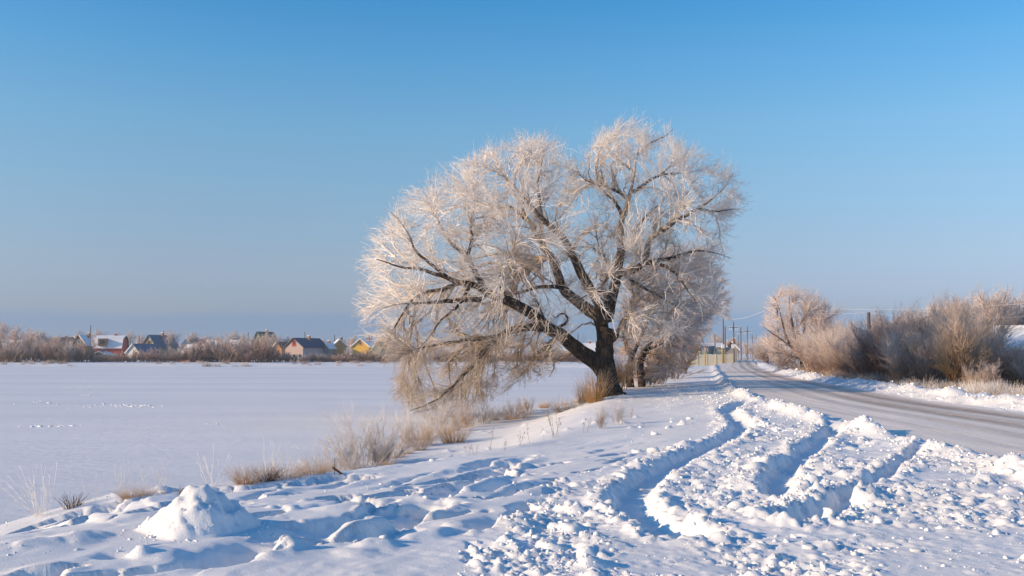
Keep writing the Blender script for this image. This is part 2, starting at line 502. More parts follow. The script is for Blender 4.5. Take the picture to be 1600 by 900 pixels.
mp2 = nt.nodes.new('ShaderNodeMapping'); mp2.inputs['Scale'].default_value = (14, 1.2, 1); nt.links.new(uvn.outputs[0], mp2.inputs['Vector'])
bump(nt, b, noise_node(nt, 1.0, 6, mp2.outputs[0], 0.65), 0.7, 0.03)

M_BARK, nt, b = new_mat('willow_bark')
v = obj_coords(nt, (7, 7, 1.6))
n = noise_node(nt, 1.0, 7, v, 0.65)
c = mixrgb(nt, (0.018, 0.013, 0.010), (0.11, 0.078, 0.052), ramp(nt, n, [(0.38, 0.0), (0.72, 1.0)]))
a = nt.nodes.new('ShaderNodeAttribute'); a.attribute_name = 'frost'
fn = noise_node(nt, 14.0, 5, obj_coords(nt), 0.7)
mm = nt.nodes.new('ShaderNodeMath'); mm.operation = 'MULTIPLY_ADD'; mm.inputs[1].default_value = 0.55
nt.links.new(a.outputs['Fac'], mm.inputs[0]); nt.links.new(fn, mm.inputs[2])
c = mixrgb(nt, c, (0.42, 0.34, 0.26), ramp(nt, mm.outputs[0], [(0.66, 0.0), (0.85, 1.0)]))
nt.links.new(c, b.inputs['Base Color'])
b.inputs['Roughness'].default_value = 0.85
b.inputs['Specular IOR Level'].default_value = 0.15
bump(nt, b, n, 1.0, 0.05)

M_TWIG = twig_mat('frosted_willow_twigs', (0.32, 0.215, 0.12), (0.93, 0.885, 0.85))
M_BRUSH = twig_mat('frosted_brushwood', (0.26, 0.165, 0.11), (0.82, 0.71, 0.66))
M_BRUSH_DARK = twig_mat('dark_brushwood', (0.17, 0.085, 0.05), (0.64, 0.49, 0.42))
M_BRUSH_OLIVE = twig_mat('olive_brushwood', (0.27, 0.155, 0.05), (0.76, 0.61, 0.50))
M_BRUSH_WHITE = twig_mat('white_frosted_twigs', (0.42, 0.34, 0.28), (0.88, 0.85, 0.83))
M_GRASS_TAN = twig_mat('dry_tan_grass', (0.50, 0.30, 0.14), (0.80, 0.72, 0.66))
M_GRASS_ORANGE = twig_mat('orange_dry_grass', (0.56, 0.30, 0.09), (0.78, 0.62, 0.48))
M_GRASS_DARK = twig_mat('dark_dead_grass', (0.10, 0.055, 0.035), (0.45, 0.36, 0.30))
M_GRASS_WHITE = twig_mat('frosted_reeds', (0.60, 0.50, 0.42), (0.90, 0.88, 0.87))
M_WEED = twig_mat('dry_weed_stalks', (0.22, 0.15, 0.09), (0.62, 0.55, 0.50))
M_WOODPOLE = plain_mat('weathered_pole_wood', (0.13, 0.10, 0.085))
M_WIRE = plain_mat('frosted_wire', (0.62, 0.62, 0.64))
M_ROOFSNOW = snow_mat('roof_snow', fine=6.0, bdist=0.03)

# ------------------------------------------------------------------ ground, lake, road
def build_ground():
    f = 0.0028
    dense = np.arange(-math.radians(30), math.radians(30) + f, f)
    left = np.concatenate([np.radians(np.arange(-180, -40, 6.0)), np.radians(np.arange(-40, -30.4, 0.8))])
    right = -left[::-1]
    th = np.concatenate([left, dense, right[:-1] if abs(right[-1] - math.pi) < 1e-6 else right])
    r = [1.2]
    while r[-1] < 5000:
        q = r[-1]
        k = 0.05 if q < 7.2 else 0.0031 if q < 13 else 0.0042 if q < 26 else 0.006 if q < 50 else 0.012 if q < 120 else 0.03 if q < 400 else 0.12
        r.append(q * (1 + k))
    r = np.array(r)
    TH, R = np.meshgrid(th, r)
    X = R * np.sin(TH); Y = R * np.cos(TH)
    x = X.ravel(); y = Y.ravel()
    z = base_height(x, y)
    ang = np.abs(TH.ravel())
    fade = np.where(ang < math.radians(30.2), 1.0, 0.0) * smooth01(75, 30, R.ravel()) * smooth01(3, 6, R.ravel())
    near = R.ravel() < 420
    dz = np.zeros_like(z)
    dz[near] = detail_height(x[near], y[near], fade[near])
    w = smooth01(0.0, 1.2, poly_dist(x, y, SHORE)[0])
    z = z + dz * w
    # the far shore is a low uneven snowy strip
    V = np.stack([x, y, z], 1)
    nr, nc = X.shape
    i = np.arange(nr - 1)[:, None]; j = np.arange(nc)[None, :]
    j2 = (j + 1) % nc
    Q = np.stack([i * nc + j, i * nc + j2, (i + 1) * nc + j2, (i + 1) * nc + j], -1).reshape(-1, 4)
    V = np.vstack([V, [[0, 0, z[:nc].mean()]]])
    c = len(V) - 1
    jj = np.arange(nc)
    T = np.stack([np.full(nc, c), (jj + 1) % nc, jj], 1)
    me = np_mesh('snowy_ground', V, Q[:, ::-1], T)
    o = link_mesh('snowy_ground', me, M_SNOW)
    setp(o, 'snow covered bank and fields, churned and crossed by wheel tracks beside the road', 'ground', kind='structure')
    return o
ground = build_ground()

def build_lake():
    xs = np.linspace(-700, 60, 60); ys = np.linspace(-30, 260, 40)
    X, Y = np.meshgrid(xs, ys)
    V = np.stack([X.ravel(), Y.ravel(), np.full(X.size, LAKE_Z)], 1)
    nr, nc = X.shape
    i = np.arange(nr - 1)[:, None]; j = np.arange(nc - 1)[None, :]
    Q = np.stack([i * nc + j, i * nc + j + 1, (i + 1) * nc + j + 1, (i + 1) * nc + j], -1).reshape(-1, 4)
    o = link_mesh('frozen_lake', np_mesh('frozen_lake', V, Q), M_LAKE)
    setp(o, 'wide frozen lake under flat wind-brushed snow', 'frozen lake', kind='structure')
build_lake()

def build_road():
    ys = [-60.0]
    while ys[-1] < 900:
        q = max(abs(ys[-1]), 8)
        ys.append(ys[-1] + (2.0 if ys[-1] < 8 else 0.012 * q))
    ys = np.array(ys)
    us = np.linspace(-0.03, 1.03, 56)
    Y, U = np.meshgrid(ys, us, indexing='ij')
    xl = np.interp(ys, EDGE_Y, EDGE_L); xr = np.interp(ys, EDGE_Y, EDGE_R)
    # soften the corners of the edge lines
    def soft(a):
        for _ in range(3):
            a = np.convolve(np.pad(a, 6, mode='edge'), np.ones(13) / 13, 'valid')
        return a
    xl, xr = soft(xl), soft(xr)
    X = xl[:, None] + (xr - xl)[:, None] * U
    W = 0.16 * fbm(Y * 0.05, Y * 0 + 3.0, 7, 2)
    uu = U + W * 0.25
    wheel = np.zeros_like(U)
    for c, w, a in ((0.20, 0.05, 0.12), (0.40, 0.05, 0.42), (0.60, 0.07, 0.75), (0.83, 0.085, 0.9)):
        wheel += a * np.exp(-((uu - c) / w) ** 2)
    Z = 0.008 - 0.025 * wheel + 0.02 * np.cos((U - 0.5) * 3) + 0.02 * fbm(X * 2.5, Y * 0.35, 9, 4) * (Y < 90)
    Z += 0.9 * smooth01(170, 420, Y) * 0
    V = np.stack([X.ravel(), Y.ravel(), Z.ravel()], 1)
    nr, nc = X.shape
    i = np.arange(nr - 1)[:, None]; j = np.arange(nc - 1)[None, :]
    Q = np.stack([i * nc + j, i * nc + j + 1, (i + 1) * nc + j + 1, (i + 1) * nc + j], -1).reshape(-1, 4)
    me = np_mesh('road', V, Q, attrs={'wheel': wheel.ravel()})
    uv = me.uv_layers.new(name='UVMap')
    L = Q.ravel()
    UV = np.stack([(uu * 7).ravel()[L], Y.ravel()[L]], 1).astype(np.float32)
    uv.data.foreach_set('uv', UV.ravel())
    o = link_mesh('road', me, M_ROAD)
    setp(o, 'country road of packed dirty snow with brown wheel lanes curving away', 'road', kind='structure')
build_road()

# ------------------------------------------------------------------ broken clods of snow
def land_z(x, y):
    b = base_height(x, y); d = detail_height(x, y, np.ones_like(x))
    return b + d * smooth01(0.0, 1.2, poly_dist(x, y, SHORE)[0])

import bmesh
def ico(sub):
    bm = bmesh.new(); bmesh.ops.create_icosphere(bm, subdivisions=sub, radius=1.0)
    V = np.array([v.co[:] for v in bm.verts]); F = np.array([[v.index for v in f.verts] for f in bm.faces]); bm.free()
    return V, F
IV1, IF1 = ico(1); IV2, IF2 = ico(2)
rs = np.random.default_rng(5)

def chunk(V, r, rough):
    """a broken, flat-sided lump"""
    W = V * (1 + rs.normal(size=(len(V), 1)) * rough)
    for _ in range(5):                          # slice off flat faces
        n = rs.normal(size=3); n /= np.linalg.norm(n)
        c = rs.uniform(0.35, 0.75); d = W @ n
        W = W - np.maximum(d - c, 0)[:, None] * n
    return W * np.array([rs.uniform(0.8, 1.4), rs.uniform(0.7, 1.1), rs.uniform(0.6, 0.95)]) * r

def scatter_clods():
    xs = []; ys = []; rr = []
    def add(x, y, r):
        xs.append(x); ys.append(y); rr.append(r)
    n = 60000
    y = 7.2 + 38 * rs.random(n) ** 1.9; x = rs.uniform(-1.5, 10, n) + (y - 8) * 0.12
    ok = inside_poly(x, y, CHURN_POLY) & (x < road_left(y) - 0.05)
    pt = smooth01(-0.22, 0.12, fbm(x * 0.8, y * 0.8, 31, 3))
    ok &= rs.random(n) < (0.10 + 0.9 * pt) * smooth01(-0.35, 0.25, fbm(x * 2.1, y * 2.1, 37, 3))
    r = np.clip(0.0085 * np.exp(rs.normal(size=n) * 0.75) * (1 + y / 40), 0.007, 0.065)
    x, y, r = x[ok][:13000], y[ok][:13000], r[ok][:13000]
    add(x, y, r)
    for pts, hw, dep in TRACKS:                 # thrown out along the wheel trenches
        P = resample2(pts, 500)
        k = rs.integers(0, 499, 520); t = P[k + 1] - P[k]; t /= np.linalg.norm(t, axis=1, keepdims=True) + 1e-9
        off = rs.choice([-1, 1], 520) * (hw * 1.15 + np.abs(rs.normal(size=520)) * 0.16)
        add(P[k, 0] - t[:, 1] * off, P[k, 1] + t[:, 0] * off, np.clip(0.013 * np.exp(rs.normal(size=520) * 0.75), 0.007, 0.07))
    # beside the road, on the far verge, round the heap and over the calm snow
    y = 8 + 60 * rs.random(1500) ** 1.5; x = road_left(y) - 0.15 - np.abs(rs.normal(size=1500)) * 0.5; add(x, y, np.clip(0.026 * np.exp(rs.normal(size=1500) * 0.6), 0.012, 0.09))
    y = 27 + 60 * rs.random(1700) ** 1.4; x = road_right(y) + 0.25 + 2.2 * rs.random(1700); add(x, y, np.clip(0.032 * np.exp(rs.normal(size=1700) * 0.6), 0.015, 0.11))
    a = rs.uniform(0, 6.28, 160); q = 0.62 * rs.random(160) ** 0.5 + 0.15; add(MOUND[0] + q * np.cos(a), MOUND[1] + q * np.sin(a), np.clip(0.011 * np.exp(rs.normal(size=160) * 0.6), 0.008, 0.04))
    y = 9 + 10 * rs.random(1500) ** 1.3; x = rs.uniform(-8, 0.5, 1500)
    m = fbm(x * 0.9, y * 0.9, 61, 3) > 0.2; add(x[m], y[m], np.clip(0.013 * np.exp(rs.normal(size=m.sum()) * 0.6), 0.008, 0.05))
    y = 18 + 40 * rs.random(900) ** 0.7; x = np.interp(y, [18, 30, 45, 60], [0, 4.4, 6.2, 9]) + rs.uniform(0, 1, 900) * (road_left(y) - np.interp(y, [18, 30, 45, 60], [0, 4.4, 6.2, 9])); add(x, y, np.clip(0.017 * np.exp(rs.normal(size=900) * 0.6), 0.010, 0.07))
    x = np.concatenate(xs); y = np.concatenate(ys); r = np.concatenate(rr)
    z = land_z(x, y)
    ok = z > LAKE_Z + 0.1
    # nothing but a few crumbs lies in the bottoms of the trenches
    for pts, hw, dep in TRACKS:
        d, _ = poly_dist(x, y, pts); ok &= (np.abs(d) > hw * 0.95) | (rs.random(len(x)) < 0.06)
    x, y, z, r = x[ok], y[ok], z[ok], r[ok]
    protos = [chunk(IV1, 1.0, 0.16) for _ in range(40)]
    Vs = []; n = len(x)
    k = rs.integers(0, 40, n); a = rs.uniform(0, 6.28, n)
    P = np.stack(protos)[k]
    ca, sa = np.cos(a)[:, None], np.sin(a)[:, None]
    X = P[:, :, 0] * ca - P[:, :, 1] * sa; Y = P[:, :, 0] * sa + P[:, :, 1] * ca
    V = np.stack([X * r[:, None] + x[:, None], Y * r[:, None] + y[:, None], P[:, :, 2] * r[:, None] + (z - 0.05 * r)[:, None]], -1).reshape(-1, 3)
    T = (IF1[None] + (np.arange(n) * 12)[:, None, None]).reshape(-1, 3)
    o = link_mesh('snow_crumbs', np_mesh('snow_crumbs', V, None, T, smooth=False), M_SNOW)
    setp(o, 'countless small broken crumbs of snow strewn over the churned verge', 'snow crumbs', kind='stuff')
    return n

def resample2(P, K):
    P = np.asarray(P, float)
    s = np.concatenate([[0], np.cumsum(np.linalg.norm(np.diff(P, axis=0), axis=1))])
    t = np.linspace(0, s[-1], K)
    return np.stack([np.interp(t, s, P[:, 0]), np.interp(t, s, P[:, 1])], 1)
scatter_clods()

# large clods one can pick out, each on its own
BIG_MESH = []
for q in range(8):
    W = chunk(chunk(IV2, 1.0, 0.10), 1.0, 0.05)
    BIG_MESH.append(np_mesh('clod', W, None, IF2, smooth=False))
BIG = [(1133, 836, 20, 'largest snow clod below the end of the left wheel trench'), (1100, 822, 13, 'snow clod close behind the largest clod below the left trench'), (1002, 752, 14, 'rounded snow clod lying inside the left wheel trench'),
       (925, 780, 22, 'snow clod with a peak left of the left wheel trench'), (968, 748, 18, 'big snow clod on the outer rim of the left wheel trench'), (995, 707, 18, 'bulky snow clod at the upper rim of the left wheel trench'),
       (1022, 706, 20, 'broad snow clod next to the bulky one on the upper trench rim'), (1048, 703, 16, 'flat snow clod at the right of the three on the upper trench rim'), (1024, 680, 11, 'lone snow clod on the smooth snow above the left trench'),
       (1066, 664, 11, 'upper of two snow clods below the willow group'), (1046, 670, 10, 'lower of two snow clods below the willow group'), (1078, 655, 9, 'small snow clod farthest up toward the roadside bend'),
       (1262, 858, 20, 'long snow clod at the bottom of the picture right of the trench'), (1240, 842, 14, 'upright snow clod by the long clod at the bottom'), (920, 735, 10, 'small snow clod left of the trench curve'),
       (855, 762, 9, 'small snow clod at the left edge of the churned snow'), (1215, 893, 18, 'tan tinted snow clod at the bottom edge of the picture'), (1430, 862, 18, 'big snow clod near the bottom right corner'),
       (1512, 790, 15, 'snow clod on the right above the blue hollow'), (1380, 800, 15, 'snow clod below the right wheel groove'), (1300, 690, 12, 'snow clod on the right rim of the middle trench'),
       (1330, 735, 12, 'snow clod between the middle trench and the right groove'), (1160, 760, 13, 'snow clod on the flat islet inside the trench bend'), (222, 868, 14, 'snow clod in front of the big snow heap'),
       (470, 838, 22, 'tall snow clod beside the deep blue rut right of the heap'), (600, 850, 14, 'snow clod beside the lower middle rut'), (665, 782, 10, 'snow clod at the end of the middle rut'), (560, 793, 20, 'rounded snow clod with a long blue shadow at lower left'),
       (822, 742, 10, 'small snow clod with shadow on the smooth slope'), (676, 720, 8, 'tan topped snow clod beneath the tan grass pair'), (300, 755, 9, 'small snow clod on the bank edge behind the heap'), (255, 768, 12, 'snow clod on the bank edge left of the heap')]
for px, py, sz, lab in BIG:
    p = g(px, py); r = sz / FPX * p[1] * 0.75
    z = float(land_z(np.array([p[0]]), np.array([p[1]]))[0])
    o = link_mesh('snow_clod', random.choice(BIG_MESH), M_SNOW, None, (p[0], p[1], z + r * 0.12), random.uniform(0, 6.28), (r, r * 0.9, r * 0.8))
    setp(o, lab, 'snow clod')

def lake_crust():
    """bits of broken crust and an old trail standing white on the flat lake"""
    P = []
    for (x0, y0), (x1, y1), n, w in (((45, 629), (240, 636), 45, 1.2), ((100, 606), (150, 604), 22, 0.6), ((130, 617), (142, 618), 12, 0.3), ((40, 667), (120, 666), 24, 0.2), ((325, 662), (335, 663), 4, 0.1), ((175, 632), (235, 635), 24, 0.6)):
        t = rs.random(n)
        for k in t:
            a, b = ray(x0 + (x1 - x0) * k, y0 + (y1 - y0) * k)
            d = (LAKE_Z - CAM_Z) / b
            P.append((a * d + rs.normal() * 0.15, d + rs.normal() * w, abs(rs.normal()) * 0.022 + 0.02))
    P = np.array(P); n = len(P)
    pr = np.stack([chunk(IV1, 1.0, 0.16) for _ in range(20)])[rs.integers(0, 20, n)]
    r = P[:, 2][:, None]
    V = np.stack([pr[:, :, 0] * r * 2.2 + P[:, 0][:, None], pr[:, :, 1] * r * 1.6 + P[:, 1][:, None], pr[:, :, 2] * r * 0.9 + LAKE_Z + 0.2 * r], -1).reshape(-1, 3)
    T = (IF1[None] + (np.arange(n) * 12)[:, None, None]).reshape(-1, 3)
    o = link_mesh('lake_crust', np_mesh('lake_crust', V, None, T, smooth=False), M_SNOW)
    setp(o, 'scattered bits of white broken snow crust and an old trail on the lake', 'snow crust', kind='stuff')
lake_crust()

# ------------------------------------------------------------------ branching growth
RNG = np.random.default_rng(11)

def resample(P, K):
    P = np.asarray(P, float)
    seg = np.linalg.norm(np.diff(P, axis=0), axis=1)
    s = np.concatenate([[0], np.cumsum(seg)])
    t = np.linspace(0, s[-1], K)
    return np.stack([np.interp(t, s, P[:, k]) for k in range(P.shape[1])], 1)

def unit(v):
    return v / (np.linalg.norm(v, axis=-1, keepdims=True) + 1e-9)

def grow(P, R, n, t=(0.2, 1.0), length=(0.5, 1.0), ang=(25, 55), K=4, wander=0.15, trop=(0, 0, 0), r0=None, rk=0.6, out=None, out_w=0.0, wts=None, taper=0.25, tlen=0.4, tbias=1.0):
    """n children of the polylines P [N,K0,3] (radii R [N,K0]); returns their polylines, radii, parent index"""
    N, K0, _ = P.shape
    L = np.linalg.norm(np.diff(P, axis=1), axis=2).sum(1)
    w = L if wts is None else L * wts
    idx = RNG.choice(N, n, p=w / w.sum())
    tt = t[0] + (t[1] - t[0]) * RNG.random(n) ** tbias
    f = tt * (K0 - 1) * 0.9999
    k = f.astype(int); fr = (f - k)[:, None]
    A = P[idx, k]; B = P[idx, k + 1]
    o = A + (B - A) * fr
    pr = R[idx, k] * (1 - fr[:, 0]) + R[idx, k + 1] * fr[:, 0]
    d = unit(B - A)
    rv = RNG.normal(size=(n, 3))
    perp = unit(rv - (rv * d).sum(1, keepdims=True) * d)
    a = np.radians(RNG.uniform(ang[0], ang[1], n))[:, None]
    d = d * np.cos(a) + perp * np.sin(a)
    if out is not None:
        d = unit(d + out_w * unit(o - np.asarray(out)))
    ln = RNG.uniform(length[0], length[1], n) * (1 - tlen * tt)
    step = (ln / (K - 1))[:, None]
    Q = np.empty((n, K, 3)); Q[:, 0] = o
    tr = np.asarray(trop, float)
    if tr.ndim == 1: tr = np.tile(tr, (n, 1))
    else: tr = tr[idx]
    bend = RNG.normal(size=(n, 3)) * wander * 0.5
    for q in range(1, K):
        d = unit(d + bend + RNG.normal(size=(n, 3)) * wander + tr)
        Q[:, q] = Q[:, q - 1] + d * step
    rr = pr * rk if r0 is None else np.minimum(pr * 0.85, r0 * RNG.uniform(0.75, 1.25, n))
    RR = rr[:, None] * np.linspace(1, taper, K)[None, :]
    return Q, RR, idx

def tubes(P, R, S):
    """tube meshes round every polyline: verts and quads"""
    N, K, _ = P.shape
    D = np.empty_like(P)
    D[:, 1:-1] = P[:, 2:] - P[:, :-2]; D[:, 0] = P[:, 1] - P[:, 0]; D[:, -1] = P[:, -1] - P[:, -2]
    D = unit(D)
    ref = np.where(np.abs(D[:, :1, 2:3]) > 0.9, np.array([1.0, 0.13, 0.0]), np.array([0.05, 0.0, 1.0]))
    X = unit(np.cross(D, np.broadcast_to(ref, D.shape))); Y = np.cross(D, X)
    a = np.arange(S) * 2 * math.pi / S
    V = P[:, :, None, :] + R[:, :, None, None] * (X[:, :, None, :] * np.cos(a)[None, None, :, None] + Y[:, :, None, :] * np.sin(a)[None, None, :, None])
    V = V.reshape(-1, 3)
    n = np.arange(N)[:, None, None]; k = np.arange(K - 1)[None, :, None]; s = np.arange(S)[None, None, :]
    b0 = (n * K + k) * S; b1 = (n * K + k + 1) * S; s2 = (s + 1) % S
    Q = np.stack([b0 + s, b0 + s2, b1 + s2, b1 + s], -1).reshape(-1, 4)
    return V, Q

def spikes(P, R):
    """thin three-sided spikes for the finest twigs: P [N,2,3]"""
    N = len(P)
    D = unit(P[:, 1] - P[:, 0])
    ref = np.where(np.abs(D[:, 2:3]) > 0.9, np.array([1.0, 0.1, 0]), np.array([0, 0, 1.0]))
    X = unit(np.cross(D, ref)); Y = np.cross(D, X)
    V = np.empty((N, 4, 3)); r = R[:, 0][:, None]
    for q in range(3):
        a = q * 2 * math.pi / 3
        V[:, q] = P[:, 0] + r * (X * math.cos(a) + Y * math.sin(a))
    V[:, 3] = P[:, 1]
    b = np.arange(N)[:, None] * 4
    T = np.stack([np.concatenate([b, b + 1, b + 3], 1), np.concatenate([b + 1, b + 2, b + 3], 1), np.concatenate([b + 2, b, b + 3], 1)], 1).reshape(-1, 3)
    return V.reshape(-1, 3), T

class Bag:
    """collects tubes and spikes with their frost values into one mesh"""
    def __init__(self):
        self.V = []; self.Q = []; self.T = []; self.F = []; self.n = 0
    def tube(self, P, R, S, frost):
        V, Q = tubes(P, R, S)
        f = np.broadcast_to(np.asarray(frost, float), P.shape[:2]) if np.ndim(frost) != 1 else np.broadcast_to(np.asarray(frost)[:, None], P.shape[:2])
        self.V.append(V); self.Q.append(Q + self.n); self.F.append(np.repeat(f.ravel(), S)); self.n += len(V)
    def spike(self, P, R, frost):
        V, T = spikes(P, R)
        f = np.broadcast_to(np.asarray(frost, float), (len(P),))
        self.V.append(V); self.T.append(T + self.n); self.F.append(np.repeat(f, 4)); self.n += len(V)
    def raw(self, V, T, f):
        self.V.append(np.asarray(V, float)); self.T.append(np.asarray(T) + self.n); self.F.append(np.full(len(V), f)); self.n += len(V)
    def mesh(self, name, origin=None):
        V = np.concatenate(self.V)
        if origin is not None: V = V - np.asarray(origin)
        return np_mesh(name, V, np.concatenate(self.Q) if self.Q else None, np.concatenate(self.T) if self.T else None, attrs={'frost': np.concatenate(self.F)})

def reach(P, R, targets, K=8, back=0.35, sag=None, r0=None, rk=0.6, wander=0.05, skip=0.15, taper=0.25):
    """branches that leave the nearest wood and curve to each target point; returns polylines, radii, parent index"""
    N, K0, _ = P.shape
    k1 = max(1, int(skip * K0))
    nodes = P[:, k1:].reshape(-1, 3).astype(np.float32)
    n = len(targets); best = np.empty(n, int)
    for a in range(0, n, 1000):
        t = targets[a:a + 1000].astype(np.float32)
        d2 = (t ** 2).sum(1)[:, None] - 2 * t @ nodes.T + (nodes ** 2).sum(1)[None]
        best[a:a + 1000] = d2.argmin(1)
    idx = best // (K0 - k1); k = best % (K0 - k1) + k1
    dist = np.linalg.norm(targets - P[idx, k], axis=1)
    seg = np.linalg.norm(P[idx, 1] - P[idx, 0], axis=1) + 1e-6
    kk = np.clip(k - np.round(back * dist / seg * RNG.uniform(0.2, 1.3, n)).astype(int), 1, K0 - 2)
    o = P[idx, kk]; d0 = unit(P[idx, kk + 1] - o)
    D = targets - o; L = np.linalg.norm(D, axis=1, keepdims=True)
    c1 = o + unit(d0 * 0.75 + unit(D) * 0.6) * L * 0.42
    u = np.linspace(0, 1, K)[None, :, None]
    Q = (1 - u) ** 2 * o[:, None] + 2 * u * (1 - u) * c1[:, None] + u ** 2 * targets[:, None]
    nz = RNG.normal(size=Q.shape) * wander * L[:, None]
    nz[:, 0] = 0
    Q = Q + nz * np.minimum(1, u * 2)
    if sag is not None: Q[:, :, 2] += sag[idx][:, None] * (u[:, :, 0] * (1 - u[:, :, 0])) * L
    pr = R[idx, kk]
    r = pr * rk if r0 is None else np.minimum(pr * 0.8, r0 * (0.5 + 0.5 * L[:, 0] / (L.mean() + 1e-6)))
    return Q, r[:, None] * np.linspace(1, taper, K)[None] ** 0.9, idx

# ------------------------------------------------------------------ the big frosted willow
TD = 45.0
TB = g(952, 619); TD = TB[1]
TZ = H0(*TB) - 0.15
def tp(px, py, dy=0.0):
    p = at(px, py, TD + dy)
    return (p.x, p.y, p.z)
MPP = TD / FPX
